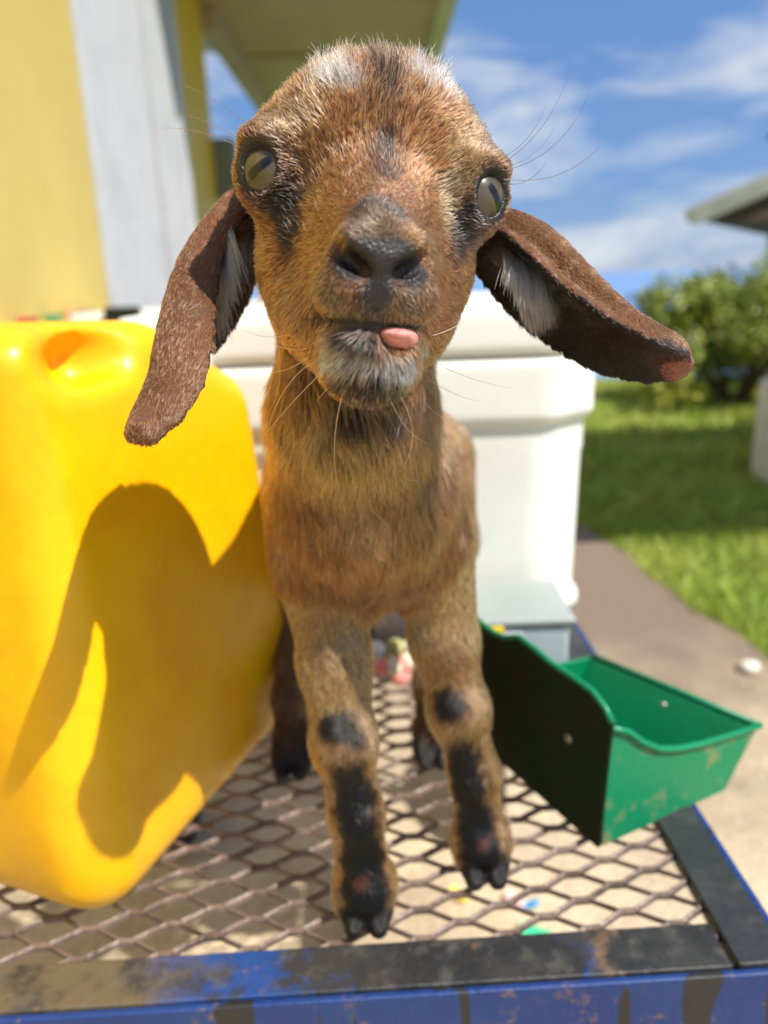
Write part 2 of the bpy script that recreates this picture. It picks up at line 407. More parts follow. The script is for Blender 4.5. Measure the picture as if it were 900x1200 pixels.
# porch roof over the path
EX0, EX1, RY0, RY1, RZ = WX - .4, .60, 4.5, 9.4, 2.60
edges = [4.5, 7.1, 9.4]
for y0, y1 in zip(edges, edges[1:]):
    box_obj('soffit_board', (WX + .003, y0 + .012, RZ), (EX1 - .12, y1 - .012, RZ + .02), m_sof, house, .002)
for y in edges[1:-1]:
    box_obj('soffit_batten', (WX + .003, y - .035, RZ - .022), (EX1 - .122, y + .035, RZ - .002), m_sof, house, .003)
for y in (5.2, 8.2):
    box_obj('rafter_tail', (EX1 - .9, y - .03, RZ - .055), (EX1 - .123, y + .03, RZ - .003), m_sof, house, .003)
box_obj('fascia_board', (EX1 - .12, RY0, RZ - .05), (EX1, RY1, RZ + .16), m_fas, house, .005)
box_obj('eave_beam', (WX - .02, 5.87, RZ - .14), (WX + .09, 9.35, RZ - .002), m_sof, house, .004)
prism('roof', [(EX1 + .06, RY0, RZ + .165), (EX1 + .06, RY0, RZ + .19), (WX - 4, RY0, RZ + 1.3), (WX - 4, RY0, RZ + 1.27)], (0, RY1 - RY0, 0), m_roof, house)
# utility box on the far wall corner
ub = empty('utility_box', (WX + .06, 5.80, 1.45), 'grey green utility box on the far corner of the yellow house', 'utility box')
m_ub = mat('grey_green_enamel', lin(120, 126, 104), .5, noise=(lin(104, 110, 90), 8, .4, .7))
box_obj('housing', (WX - .03, 5.862, 1.40), (WX + .14, 6.05, 1.80), m_ub, ub, .008)
box_obj('cover', (WX - .02, 5.842, 1.42), (WX + .13, 5.860, 1.78), m_ub, ub, .006)
tube_obj('conduit', [(WX + .05, 5.95, 1.41), (WX + .05, 5.95, .01)], .02, m_ub, ub)

# pegs on the ledge
m_peg = {c: mat('peg_' + c, v, .5) for c, v in (('red', lin(190, 60, 60)), ('green', lin(60, 150, 100)), ('grey', lin(120, 110, 116)), ('pink', lin(206, 120, 120)))}
for c, y in (('red', 2.42), ('green', 2.62), ('pink', 2.80), ('grey', 2.96)):
    pg = empty('clothes_peg', (WX + .035, y, .735), f'{c} clothes peg on the ledge of the yellow house', 'clothes peg')
    for s in (-1, 1):
        boxv_b = bmesh.new(); boxv(boxv_b, (WX + .035 + s * .008, y, .747), (.006, .0, .002 * s), (0, .045, 0), (0, 0, .011)); bm_obj('prong', boxv_b, m_peg[c], pg, .002)
    tube_obj('spring', [(WX + .02, y - .01, .749), (WX + .05, y - .01, .749)], .007, mat('spring_steel_' + c, lin(150, 150, 150), .3, .9), pg)
# white tub by the wall
tub = empty('storage_tub', (-.86, 2.85, 0), 'white plastic storage tub with a black latch by the yellow wall', 'tub')
m_tub = mat('tub_plastic', lin(226, 226, 216), .45, noise=(lin(210, 210, 200), 6, .4, .7))
prism('body', [(-1.0, 2.7, 0), (-.74, 2.7, 0), (-.70, 2.66, .70), (-1.025, 2.66, .70)], (0, .42, 0), m_tub, tub, .012, 2)
box_obj('lid', (-1.027, 2.64, .702), (-.68, 3.10, .755), m_tub, tub, .012)
box_obj('latch', (-.90, 2.615, .715), (-.78, 2.638, .775), mat('black_latch', lin(22, 22, 24), .4), tub, .004)

# ================================================================== neighbour's roof, carport, post, bushes
nb_ = empty('neighbour_house', (5.6, 9.6, -1.0), 'grey roofed house on the slope beyond the lawn', 'house')
m_nroof = mat('grey_roof_sheet', lin(150, 152, 140), .5, noise=(lin(126, 128, 116), 3, .4, .7))
m_nsoff = mat('dark_brown_soffit', lin(74, 54, 42), .7)
m_nwall = mat('cream_wall', lin(206, 200, 182), .7)
e0 = np.array([3.52, 9.0, 1.32])
prism('roof', [(3.50, 8.9, 1.36), (8.6, 8.9, 3.35), (8.6, 8.9, 3.48), (3.40, 8.9, 1.44)], (3.2, 5.0, 0), m_nroof, nb_, .01)
prism('soffit', [(3.62, 8.96, 1.30), (8.5, 8.96, 1.30), (8.5, 8.96, 3.30), (3.62, 8.96, 1.395)], (3.0, 4.8, 0), m_nsoff, nb_)
prism('fascia', [(3.42, 8.86, 1.30), (3.52, 8.86, 1.27), (8.6, 8.86, 3.26), (8.6, 8.86, 3.40), (3.36, 8.86, 1.40)], (0, .04, 0), m_nroof, nb_, .005)
box_obj('wall', (6.4, 10.2, -3.0), (8.3, 13.2, 1.295), m_nwall, nb_)
box_obj('window', (6.7, 10.16, .1), (7.6, 10.197, 1.0), mat('dark_pane', lin(40, 48, 54), .1), nb_, .005)
tube_obj('vent_pipe', [(4.98, 10.2, 1.7), (4.98, 10.2, 2.28)], .05, m_nsoff, nb_, 12)
tube_obj('vent_cowl', [(4.98, 10.2, 2.285), (4.98, 10.2, 2.33), (4.98, 10.2, 2.42)], [.15, .15, .03], m_nsoff, nb_, 14)
cp = empty('carport', (3.2, 2.4, 0), 'white posted carport with an unseen roof added to shade the lawn', 'carport')
m_post = mat('white_post_paint', lin(212, 210, 202), .6, noise=(lin(170, 168, 160), 7, .45, .75))
for (x, y) in ((1.66, 3.02), (4.6, 3.02), (4.6, 1.5)):
    box_obj('post', (x - .05, y - .05, -.02), (x + .05, y + .05, 2.3), m_post, cp, .006)
    box_obj('post_base', (x - .125, y - .09, -.02), (x + .09, y + .09, .40), m_post, cp, .012)
prism('roof', [(1.46, 1.35, 2.31), (4.8, 1.35, 2.31), (4.8, 1.35, 2.36), (1.46, 1.35, 2.36)], (0, 1.75, 0), m_nroof, cp, .006)  # unseen roof, added to cast the shadow on the lawn
box_obj('wall', (1.76, 2.99, 0), (4.50, 3.05, 1.6), mat('dark_boarding', lin(70, 74, 82), .7), cp)

def bush(name, cen, rad, h, nleaf, c0, label, trunk=True, leaf=.03, group=None):
    root = empty(name, (cen[0], cen[1], float(terrain(np.array(cen[0]), np.array(cen[1])))), label, 'bush', group)
    z0 = root.location.z; P, Nn = [], []
    lobes = [(np.array([cen[0] + rng.uniform(-.72, .72) * rad, cen[1] + rng.uniform(-.5, .5) * rad, z0 + h * rng.uniform(.28, .78)]), rad * rng.uniform(.26, .42)) for _ in range(15)]
    per = nleaf // len(lobes)
    for c, r in lobes:
        d = unit(rng.normal(0, 1, (per, 3))); rr = r * rng.random((per, 1)) ** .42 * (.75 + .55 * vnoise(d, 2.4, 3)[:, None])
        P.append(c + d * rr * [1, 1, .85]); Nn.append(unit(d + rng.normal(0, .7, (per, 3)) + [0, 0, .4]))
    P = np.concatenate(P); Nn = np.concatenate(Nn); k = P[:, 2] > z0 + .03; P, Nn = P[k], Nn[k]; N = len(P)
    t = unit(np.cross(Nn, rng.normal(0, 1, (N, 3)))); b = np.cross(Nn, t); s = leaf * rng.uniform(.6, 1.3, (N, 1))
    V = np.stack([P - t * s, P + b * s * .42 + Nn * s * .08, P + t * s, P - b * s * .42 + Nn * s * .08], 1).reshape(-1, 3)
    C = c0 * (.5 + .9 * rng.random((N, 1))) * (.8 + .5 * vnoise(P, 4, 6)[:, None])
    yel = rng.random(N) < .15; C[yel] = C[yel] * .5 + lin(170, 170, 50) * .5
    me = np_mesh('crown', V, np.arange(N * 4).reshape(N, 4)); color_attr(me, 'col', np.repeat(C, 4, 0)); me.materials.append(m_leaf)
    link(bpy.data.objects.new('crown', me), root)
    bm = bmesh.new(); base = np.array([cen[0], cen[1], z0 - .05])
    for c, r in lobes[:8]:
        m = base * .45 + c * .55 + rng.normal(0, .05 * rad, 3); tube(bm, [base + rng.normal(0, .03, 3) * [1, 1, 0], m, c], [.022 * h + .006, .014 * h + .004, .004], 6)
    me = bpy.data.meshes.new('trunk'); bm.to_mesh(me); bm.free(); me.materials.append(m_bark); link(bpy.data.objects.new('trunk', me), root)
    return root
m_leaf = attr_mat('bush_leaf', 'col', .5); m_bark = mat('bark', lin(84, 66, 50), .9)
bush('bush', (2.2, 4.75), .66, .92, 17000, lin(126, 140, 48), 'tall leafy green bush at the far side of the lawn', leaf=.023)
bush('bush', (1.72, 4.6), .2, .30, 1500, lin(170, 176, 66), 'low yellow green bush at the foot of the tall bush', leaf=.022)
bush('bush', (3.0, 5.7), .8, .86, 8000, lin(112, 130, 46), 'broad dark green bush behind the tall bush', leaf=.027)
bush('bush', (2.2, 4.1), .2, .2, 900, lin(160, 166, 64), 'small yellow green bush growing before the tall bush', leaf=.02)

# loose stones on the path
m_stone = mat('white_stone', lin(226, 220, 208), .7, noise=(lin(180, 170, 155), 40, .4, .7))
def stone(x, y, r, label, m=None, group=None):
    bm = bmesh.new(); bmesh.ops.create_icosphere(bm, subdivisions=2, radius=r)
    for v in bm.verts:
        v.co *= 1 + .18 * math.sin(v.co.x / r * 3 + x * 40) * math.cos(v.co.y / r * 2.6 + y * 30); v.co.z *= .62; v.co += Vector((x, y, r * .55))
    me = bpy.data.meshes.new('pebble'); bm.to_mesh(me); bm.free(); me.materials.append(m or m_stone); smooth_all(me)
    return tag(link(bpy.data.objects.new('pebble', me)), label, 'pebble', group)
p = onz(878, 782, .01); stone(p[0], p[1], .021, 'white pebble lying on the path near the lawn edge')

# ================================================================== the cart
YAW = math.radians(1.8)
def T(x, y, z): return (x * math.cos(YAW) - (y - .3) * math.sin(YAW), .3 + x * math.sin(YAW) + (y - .3) * math.cos(YAW), z)
def tbox(name, lo, hi, m, parent, bevel=0.0):
    bm = bmesh.new(); bx(bm, lo, hi)
    for v in bm.verts: v.co = T(*v.co)
    return bm_obj(name, bm, m, parent, bevel)
cart = empty('utility_cart', (-.05, .75, 0), 'blue and black steel cart with a rusty expanded mesh deck', 'cart')
def worn_paint(name, front):
    m = bpy.data.materials.new(name); m.use_nodes = True; nt = m.node_tree; N = nt.nodes; Lk = nt.links; b = N['Principled BSDF']
    b.inputs['Roughness'].default_value = .5
    t = N.new('ShaderNodeTexCoord')
    def noise(sc, det=6, ro=.65, vec=None):
        n = N.new('ShaderNodeTexNoise'); n.inputs['Scale'].default_value = sc; n.inputs['Detail'].default_value = det; n.inputs['Roughness'].default_value = ro
        Lk.new(vec or t.outputs['Object'], n.inputs['Vector']); return n.outputs['Fac']
    def ramp(fac, stops):
        r = N.new('ShaderNodeValToRGB'); e = r.color_ramp.elements
        while len(e) < len(stops): e.new(.5)
        for el, (p, c) in zip(e, stops): el.position = p; el.color = (*c, 1) if hasattr(c, '__len__') else (c, c, c, 1)
        Lk.new(fac, r.inputs['Fac']); return r.outputs['Color']
    def mixc(f, a, c):
        x = N.new('ShaderNodeMix'); x.data_type = 'RGBA'; Lk.new(f, x.inputs[0])
        for s, v in ((6, a), (7, c)):
            if hasattr(v, 'links') or hasattr(v, 'is_linked'): Lk.new(v, x.inputs[s])
            else: x.inputs[s].default_value = (*v, 1)
        return x.outputs[2]
    BLUE, BLACK, RUSTC, MUD = lin(22, 58, 116), lin(36, 37, 39), lin(124, 96, 70), lin(96, 84, 64)
    if front:
        blue = mixc(ramp(noise(18), [(.35, 0), (.65, 1)]), BLUE, lin(16, 46, 108))
        c = mixc(ramp(noise(50, 8, .75), [(.58, 0), (.70, .9)]), blue, RUSTC)
        drip = N.new('ShaderNodeMapping'); drip.inputs['Scale'].default_value = (1, 1, .12); Lk.new(t.outputs['Object'], drip.inputs['Vector'])
        c = mixc(ramp(noise(42, 2, .5, drip.outputs[0]), [(.62, 0), (.64, 1)]), c, BLACK)
    else:
        sx = N.new('ShaderNodeSeparateXYZ'); Lk.new(t.outputs['Object'], sx.inputs[0])
        nn = noise(22, 4, .6); ad = N.new('ShaderNodeMath'); ad.operation = 'MULTIPLY_ADD'; ad.inputs[1].default_value = .12; Lk.new(nn, ad.inputs[0]); Lk.new(sx.outputs[0], ad.inputs[2])
        mr = N.new('ShaderNodeMapRange'); mr.inputs[1].default_value = -.22; mr.inputs[2].default_value = .28; Lk.new(ad.outputs[0], mr.inputs[0])
        base = ramp(mr.outputs[0], [(.0, MUD), (.27, MUD), (.36, BLUE * 1.3), (.485, BLUE), (.50, BLACK), (.735, BLACK), (.75, BLUE), (.775, RUSTC), (.79, BLACK), (1, BLACK)])
        base = mixc(ramp(noise(16, 8, .7), [(.46, 0), (.56, 1)]), base, lin(50, 49, 48))
        c = mixc(ramp(noise(70), [(.52, 0), (.75, .8)]), base, lin(92, 88, 80))
        c = mixc(ramp(noise(60, 8, .75), [(.60, 0), (.70, .9)]), c, RUSTC)
    Lk.new(c, b.inputs['Base Color'])
    bp = N.new('ShaderNodeBump'); bp.inputs['Strength'].default_value = .4; bp.inputs['Distance'].default_value = .003; Lk.new(noise(90), bp.inputs['Height']); Lk.new(bp.outputs[0], b.inputs['Normal'])
    return m
m_top, m_front = worn_paint('worn_rail_paint', False), worn_paint('worn_blue_paint', True)
m_black = mat('black_rail_paint', lin(44, 46, 48), .5, noise=(lin(74, 74, 72), 30, .5, .8), bump=.2, bump_scale=120)
m_mesh = mat('rusty_mesh_steel', lin(140, 122, 112), .5, .3, noise=(lin(84, 68, 60), 40, .42, .7), bump=.3, bump_scale=300)
CX0, CX1, CY0, CY1 = -.40, .160, .2965, 1.14
tbox('front_rail', (CX0, CY0, DECK - .006), (CX1 + .008, CY0 + .0275, DECK + .002), m_top, cart, .0012)
tbox('front_skirt', (CX0, CY0 - .0045, DECK - .062), (CX1 + .038, CY0 - .0002, DECK + .0005), m_front, cart, .0012)
tbox('side_rail', (CX1 + .011, CY0, DECK - .006), (CX1 + .038, CY1, DECK + .003), m_black, cart, .0012)
tbox('side_skirt', (CX1 + .0385, CY0, DECK - .06), (CX1 + .043, CY1, DECK + .001), m_front, cart, .001)
tbox('side_rail', (CX0 - .036, CY0, DECK - .006), (CX0 - .003, CY1, DECK + .003), m_black, cart, .0012)
tbox('rear_rail', (CX0, CY1 - .03, DECK - .006), (CX1 + .008, CY1, DECK + .002), m_top, cart, .0012)
tbox('cross_bar', (CX0, .90, DECK - .045), (CX1 + .008, .93, DECK - .008), m_black, cart, .002)
bm = bmesh.new(); LW, SW = .046, .020
ni, nj = int((CX1 - CX0) / (LW / 2)) + 2, int((CY1 - CY0) / (SW / 2)) + 2
for i in range(ni):
    for j in range(nj):
        if (i + j) % 2: continue
        x, y = CX0 + i * LW / 2, CY0 + .012 + j * SW / 2
        if x > CX1 + .010 or y > CY1: continue
        boxv(bm, (x, y, DECK - .0025), (.0050, 0, 0), (0, .0017, 0), (0, 0, .0014))
        for s in (-1, 1):
            x1, y1 = x + LW / 2 - .0045, y + s * (SW / 2 - .0008)
            if x1 > CX1 + .012 or y1 < CY0: continue
            a = np.array([x + .0045, y + s * .0008, DECK - .0022]); b_ = np.array([x1, y1, DECK - .0022]); d = (b_ - a) / 2; pn = np.array([-d[1], d[0], 0]); pn = pn / np.linalg.norm(pn)
            boxv(bm, (a + b_) / 2, d * 1.04, pn * .0009 + np.array([0, 0, .0004 * s]), (0, 0, .0015))
for v in bm.verts: v.co = T(*v.co)
bm_obj('expanded_mesh', bm, m_mesh, cart)
m_tyre = mat('black_rubber', lin(34, 34, 35), .8); m_rim = mat('wheel_rim_paint', lin(170, 168, 160), .5)
for (x, y) in ((CX0 + .05, .318), (CX1 - .03, .318), (CX0 + .05, 1.04), (CX1 - .03, 1.04)):
    tbox('leg', (x - .016, y - .014, .08), (x + .016, y + .008, DECK - .0065), m_black, cart, .002)
    w = T(x, y, .1)
    tyre = tube_obj('wheel', [(w[0] + .021, w[1], .1), (w[0] + .024, w[1], .1), (w[0] + .055, w[1], .1), (w[0] + .058, w[1], .1)], [.088, .1, .1, .088], m_tyre, cart, 28)
    tube_obj('rim', [(w[0] + .0575, w[1], .1), (w[0] + .062, w[1], .1)], [.055, .05], m_rim, tyre, 20)

# ================================================================== yellow jug
jA = np.array([-.150, .322, DECK]); je = unit(np.array([.36, 1.0, 0.0])); jn = np.array([je[1], -je[0], 0]); JL, JW, JH = .250, .225, .332
jc = jA + je * JL / 2 - jn * JW / 2
J = Field(jc - np.array([.19, .19, .01]), jc + np.array([.19, .19, JH + .04]), .0026)
def jl(x, y, z): return (x - jc[0]) * je[0] + (y - jc[1]) * je[1], (x - jc[0]) * jn[0] + (y - jc[1]) * jn[1], z - DECK
def jug(x, y, z):
    s, w, h = jl(x, y, z); ins = .056 * np.clip(h, 0, .4) + .007 * np.exp(-(h / .03) ** 2)
    bw = .003 * np.sin(w * 60) * np.sin(h * 22)                    # slack, slightly bulged walls
    d = rbox(np.abs(s) + ins + bw, np.abs(w) + ins, h - JH / 2 - .0005, (JL / 2, JW / 2, JH / 2), .028)
    top = (h - (.326 - .46 * np.maximum(0, s - .004) - .05 * np.maximum(0, s + .06))) * .91      # shoulder falls towards the far end
    k = .020; hh = np.clip(.5 - .5 * (top - d) / k, 0, 1); return top * (1 - hh) + d * hh + k * hh * (1 - hh)
fn(J, J.lo, J.lo + (J.n - 1) * J.res, jug, 0, 1)
hc = at(118, 413, .372); hv = unit(np.array([-.30, .95, -.10])); hu = unit(np.cross(hv, [0, 0, 1.0])); hw = np.cross(hu, hv)
def hole(x, y, z):
    p = (x - hc[0], y - hc[1], z - hc[2]); q = [sum(p[i] * a[i] for i in range(3)) for a in (hu, hv, hw)]
    c, t = math.cos(.22), math.sin(.22); q[0], q[2] = q[0] * c + q[2] * t, -q[0] * t + q[2] * c
    return rbox(q[0], q[1], q[2], (.028, .045, .0125), .012)
fn(J, J.lo, J.lo + (J.n - 1) * J.res, hole, .010, 0, True)
JV, JQ, _ = J.mesh(); JV = relax(JV, JQ, 3, .5)
m_jug = mat('yellow_jug_plastic', lin(255, 190, 0), .38, noise=(lin(236, 160, 4), 16, .45, .85), bump=.10, bump_scale=45, Subsurface_Weight=.35, Subsurface_Radius=(.03, .014, .002))
jugo = empty('fuel_jug', (jc[0], jc[1], DECK), 'big yellow plastic jug with a moulded handle beside the goat kid', 'jug')
me = np_mesh('body', JV, JQ); smooth_all(me); me.materials.append(m_jug); link(bpy.data.objects.new('body', me), jugo)
q = jc - jn * .07 + je * .0; zt = DECK + .312
tube_obj('cap', [(q[0], q[1], zt - .03), (q[0], q[1], zt + .022), (q[0], q[1], zt + .026)], [.03, .03, .026], mat('black_cap', lin(24, 24, 24), .45), jugo, 24)

# ================================================================== white cooler
XR, XL, YF, YB = .208, -.245, .700, 1.05
m_cool = mat('white_cooler_plastic', lin(236, 236, 230), .42, noise=(lin(226, 226, 218), 7, .4, .7), bump=.05, bump_scale=200)
cooler = empty('cooler', ((XL + XR) / 2, (YF + YB) / 2, DECK), 'large white cooler chest standing behind the goat kid', 'cooler')
ccx, ccy = (XL + XR) / 2, (YF + YB) / 2
def cool_shape(x, y, z, ins, zz0, zz1, r, ch=.045):
    hx_, hy_ = (XR - XL) / 2 - ins, (YB - YF) / 2 - ins
    d = rbox(x - ccx, y - ccy, z - (zz0 + zz1) / 2, (hx_, hy_, (zz1 - zz0) / 2), r)
    for s in (-1, 1):
        c = ((s * (x - ccx) - hx_) * .62 + (-(y - ccy) - hy_) * .785 + ch * .6)
        k = .012; hh = np.clip(.5 - .5 * (c - d) / k, 0, 1); d = c * (1 - hh) + d * hh + k * hh * (1 - hh)
    return d
Cf = Field((XL - .02, YF - .02, DECK - .006), (XR + .02, YB + .02, DECK + .30), .0032)
full = (Cf.lo, Cf.lo + (Cf.n - 1) * Cf.res)
fn(Cf, *full, lambda x, y, z: cool_shape(x, y, z, .012 - .02 * (z - DECK), DECK + .003, DECK + .262, .010), 0, 1)
fn(Cf, *full, lambda x, y, z: cool_shape(x, y, z, .000, DECK + .205, DECK + .266, .007), .004, 1)
fn(Cf, *full, lambda x, y, z: cool_shape(x, y, z, .006, DECK + .002, DECK + .022, .006), .006, 1)
# recessed panels: front, and the slanted corner
fn(Cf, *full, lambda x, y, z: rbox(x - (ccx - .03), y - YF, z - (DECK + .105), (.120, .016, .075), .012), .008, 0, True)
def corner(x, y, z):
    u = (x - (XR - .020)) * .785 - (y - (YF + .016)) * -.62; v = (x - (XR - .020)) * .62 - (y - (YF + .016)) * .785
    return rbox(u, v - .008, z - (DECK + .108), (.017, .010, .075), .006)
fn(Cf, *full, corner, .004, 0, True)
CV, CQ, _ = Cf.mesh(); CV = relax(CV, CQ, 2, .5); me = np_mesh('body', CV, CQ); smooth_all(me); me.materials.append(m_cool); link(bpy.data.objects.new('body', me), cooler)
Lf = Field((XL - .03, YF - .03, DECK + .26), (XR + .03, YB + .03, DECK + .33), .0032); full = (Lf.lo, Lf.lo + (Lf.n - 1) * Lf.res)
fn(Lf, *full, lambda x, y, z: cool_shape(x, y, z, -.001, DECK + .2675, DECK + .312, .009), 0, 1)
fn(Lf, *full, lambda x, y, z: cool_shape(x, y, z, .03, DECK + .30, DECK + .318, .006), .006, 1)
CV, CQ, _ = Lf.mesh(); CV = relax(CV, CQ, 2, .5); me = np_mesh('lid', CV, CQ); smooth_all(me); me.materials.append(m_cool); link(bpy.data.objects.new('lid', me), cooler)
box_obj('lid_gasket', (XL + .02, YF + .06, DECK + .262), (XR - .03, YB - .02, DECK + .274), mat('gasket_rubber', lin(214, 212, 200), .7), cooler)
for s, x in ((1, XR), (-1, XL)):
    box_obj('carry_handle', (x - .006 if s > 0 else x - .012, YF + .12, DECK + .15), (x + .012 if s > 0 else x + .006, YB - .12, DECK + .262), m_cool, cooler, .006)
box_obj('lid_latch', (-.19, YF - .012, DECK + .225), (-.15, YF + .004, DECK + .295), m_cool, cooler, .004)
# things on the lid
LT = DECK + .318
pc = empty('black_pouch', (-.142, .80, LT), 'small black pouch on the white cooler lid', 'pouch')
box_obj('pouch_body', (-.168, .775, LT), (-.128, .815, LT + .034), mat('black_nylon', lin(24, 25, 28), .6), pc, .006)
box_obj('zip_pull', (-.152, .770, LT + .014), (-.143, .776, LT + .030), mat('zip_metal', lin(150, 150, 150), .3, .9), pc, .001)
cu = empty('pink_cup', (-.108, .80, LT), 'pale cup with a pink rim beside the black pouch', 'cup')
tube_obj('cup_body', [(-.108, .80, LT), (-.108, .80, LT + .03)], [.010, .0125], mat('cream_plastic', lin(222, 206, 180), .5), cu, 18)
tube_obj('rim', [(-.108, .80, LT + .0302), (-.108, .80, LT + .046)], [.0128, .0132], mat('pink_plastic', lin(214, 138, 150), .5), cu, 18)

# ================================================================== clear box with a grey lid
bx_ = empty('small_box', (.10, .65, DECK), 'small pale blue box with a flat grey lid before the cooler', 'box')
BX0, BX1, BY0, BY1 = .045, .163, .605, .694
m_clear = mat('pale_blue_plastic', lin(196, 212, 220), .3, noise=(lin(176, 196, 206), 14, .4, .7), Transmission_Weight=.25)
box_obj('tray', (BX0 + .004, BY0 + .004, DECK), (BX1 - .004, BY1 - .004, DECK + .046), m_clear, bx_, .005)
box_obj('lid', (BX0, BY0, DECK + .0462), (BX1, BY1, DECK + .0535), mat('grey_lid_plastic', lin(158, 166, 164), .4, noise=(lin(146, 154, 152), 10, .4, .7)), bx_, .003)
box_obj('label', (.055, BY0 + .0025, DECK + .012), (.118, BY0 + .0038, DECK + .040), mat('paper_label', lin(222, 226, 236), .6, noise=(lin(186, 196, 214), 90, .45, .6)), bx_)
box_obj('sticker', (.083, BY0 - .001, DECK + .033), (.1, BY0 + .0024, DECK + .0475), mat('yellow_sticker', lin(240, 210, 20), .5), bx_, .001)

# ================================================================== green feeder trough
tro = onz(700, 997, DECK); te = unit(onz(605, 912, DECK) - tro); tw = np.array([te[1], -te[0], 0.0]); tz = np.array([0, 0, 1.0])
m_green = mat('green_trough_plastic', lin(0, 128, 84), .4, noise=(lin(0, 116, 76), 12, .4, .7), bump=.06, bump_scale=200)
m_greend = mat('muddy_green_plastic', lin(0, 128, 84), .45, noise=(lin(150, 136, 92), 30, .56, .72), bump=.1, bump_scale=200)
m_shade_mud = mat('shaded_muddy_green_plastic', lin(10, 40, 22), .7, noise=(lin(40, 26, 16), 14, .4, .7), spec=.2)  # mud tones over a green darkened to carry the panel's shade
trough = empty('feed_trough', tro, 'green plastic feed trough with one muddy side darkened as if shaded hanging over the cart edge', 'trough')
def tp(s, w, z): return tro + te * s + tw * w + tz * z
prof = []
for px, py in ((716, 850), (707, 832), (692, 812), (668, 795), (645, 780), (625, 763), (606, 748), (590, 749), (578, 744), (566, 735), (556, 727)):
    r = ray(px, py); P = CAM + r * (((tro - CAM) @ tw) / (r @ tw)); prof.append(((P - tro) @ te, P[2] - DECK))
TLn = prof[-1][0]
print('trough profile', [(round(a, 3), round(b, 3)) for a, b in prof])
prism('back_panel', [tp(0, 0, .001)] + [tp(s, 0, z) for s, z in prof] + [tp(TLn + .004, 0, prof[-1][1] - .01), tp(TLn + .004, 0, .001)], tw * .0035, m_shade_mud, trough, .0010)
endp = [(.004, .001), (.112, .001), (.139, .0425), (.118, .0435), (.085, .0465), (.062, .0505), (.045, .056), (.030, .066), (.018, .077), (.004, .084)]
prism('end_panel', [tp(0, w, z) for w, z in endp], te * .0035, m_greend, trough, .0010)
TF = TLn - .004
ke = .80
prism('end_panel', [tp(TF, w * ke if w > .01 else w, z) for w, z in endp], te * .0035, m_green, trough, .0010)
def quad(name, a, b, c, d, off, m): return prism(name, [a, b, c, d], off, m, trough, .0008)
quad('front_panel', tp(.0037, .1085, .003), tp(.0037, .1355, .0420), tp(TF - .0002, .1355 * ke, .0420), tp(TF - .0002, .1085 * ke, .003), tw * .0033, m_green)
quad('floor_panel', tp(.0037, .0037, .0012), tp(.0037, .108, .0012), tp(TF - .0002, .108 * ke, .0012), tp(TF - .0002, .0037, .0012), tz * .003, m_green)
prism('divider', [tp(.052, w, z) for w, z in ((.0037, .0045), (.098, .0045), (.06, .030), (.047, .056), (.030, .060), (.0037, .070))], te * .003, m_green, trough, .0008)
rim = [tp(-.001, w, z + .0012) for w, z in endp[2:]]
tube_obj('rim_bead', rim, .0022, m_green, trough, 8)
tube_obj('rim_bead', [tp(-.001, .139, .0435), tp(TF, .139 * ke, .0435)], .0022, m_green, trough, 8)
tube_obj('rim_bead', [tp(s, .0015, z + .0008) for s, z in prof], .0020, m_green, trough, 8)
m_scr = mat('dull_screw_steel', lin(160, 160, 150), .4, .8)
P = tp(.030, 0, .062); tube_obj('screw', [P - tw * .001, P + tw * .0045], .0028, m_scr, trough, 12)
P = tp(.055, .108, .040); tube_obj('screw', [P - te * .003, P + te * .001], .0022, m_scr, trough, 10)

# ================================================================== clutter on the deck behind the goat
m_cord = {c: mat('cord_' + c, v, .7) for c, v in (('pink', lin(226, 140, 130)), ('cream', lin(226, 214, 190)), ('olive', lin(170, 168, 110)), ('grey', lin(150, 150, 156)), ('white', lin(235, 232, 226)))}
def bead_string(name, label, c0, c1, n, r, cols):
    root = empty(name, ((c0[0] + c1[0]) / 2, (c0[1] + c1[1]) / 2, DECK), label, 'bead string')
    for i in range(n):
        t = i / (n - 1); q = np.array(c0) * (1 - t) + np.array(c1) * t + [0.010 * math.sin(i * 1.9), .012 * math.cos(i * 2.3), .0]
        bm = bmesh.new(); bmesh.ops.create_icosphere(bm, subdivisions=2, radius=r)
        for v in bm.verts: v.co.z *= .8; v.co += Vector(q + [0, 0, r * .8 + (i % 3) * r * .9])
        me = bpy.data.meshes.new('bead'); bm.to_mesh(me); bm.free(); me.materials.append(m_cord[cols[i % len(cols)]]); smooth_all(me)
        link(bpy.data.objects.new('bead', me), root)
    return root
m_box = mat('dark_canvas', lin(62, 54, 50), .8, noise=(lin(38, 32, 30), 20, .4, .7), bump=.3, bump_scale=80)
bag = empty('canvas_bag', (.0, .655, DECK), 'dark crumpled canvas bag under the belly of the goat kid', 'bag')
B = Field((-.11, .61, DECK - .004), (.06, .705, DECK + .10), .003)
B.ell((-.03, .655, DECK + .028), (.058, .032, .030), None, .01, 1); B.ell((.008, .660, DECK + .030), (.034, .030, .028), None, .01, 1); B.ell((-.04, .66, DECK + .055), (.03, .022, .022), None, .012, 1)
BV, BQ, _ = B.mesh(); BV[:, 2] = np.maximum(BV[:, 2], DECK + .0005); BV += (vnoise(BV, 70, 3)[:, None] - .5) * .008 * np.array([1, 1, .3]); BV[:, 2] = np.maximum(BV[:, 2], DECK + .0002)
me = np_mesh('bag_body', BV, BQ); smooth_all(me); me.materials.append(m_box); link(bpy.data.objects.new('bag_body', me), bag)
tube_obj('strap', [(-.06, .64, DECK + .05), (-.04, .632, DECK + .075), (-.01, .632, DECK + .078), (.01, .64, DECK + .055)], .004, m_box, bag, 8)
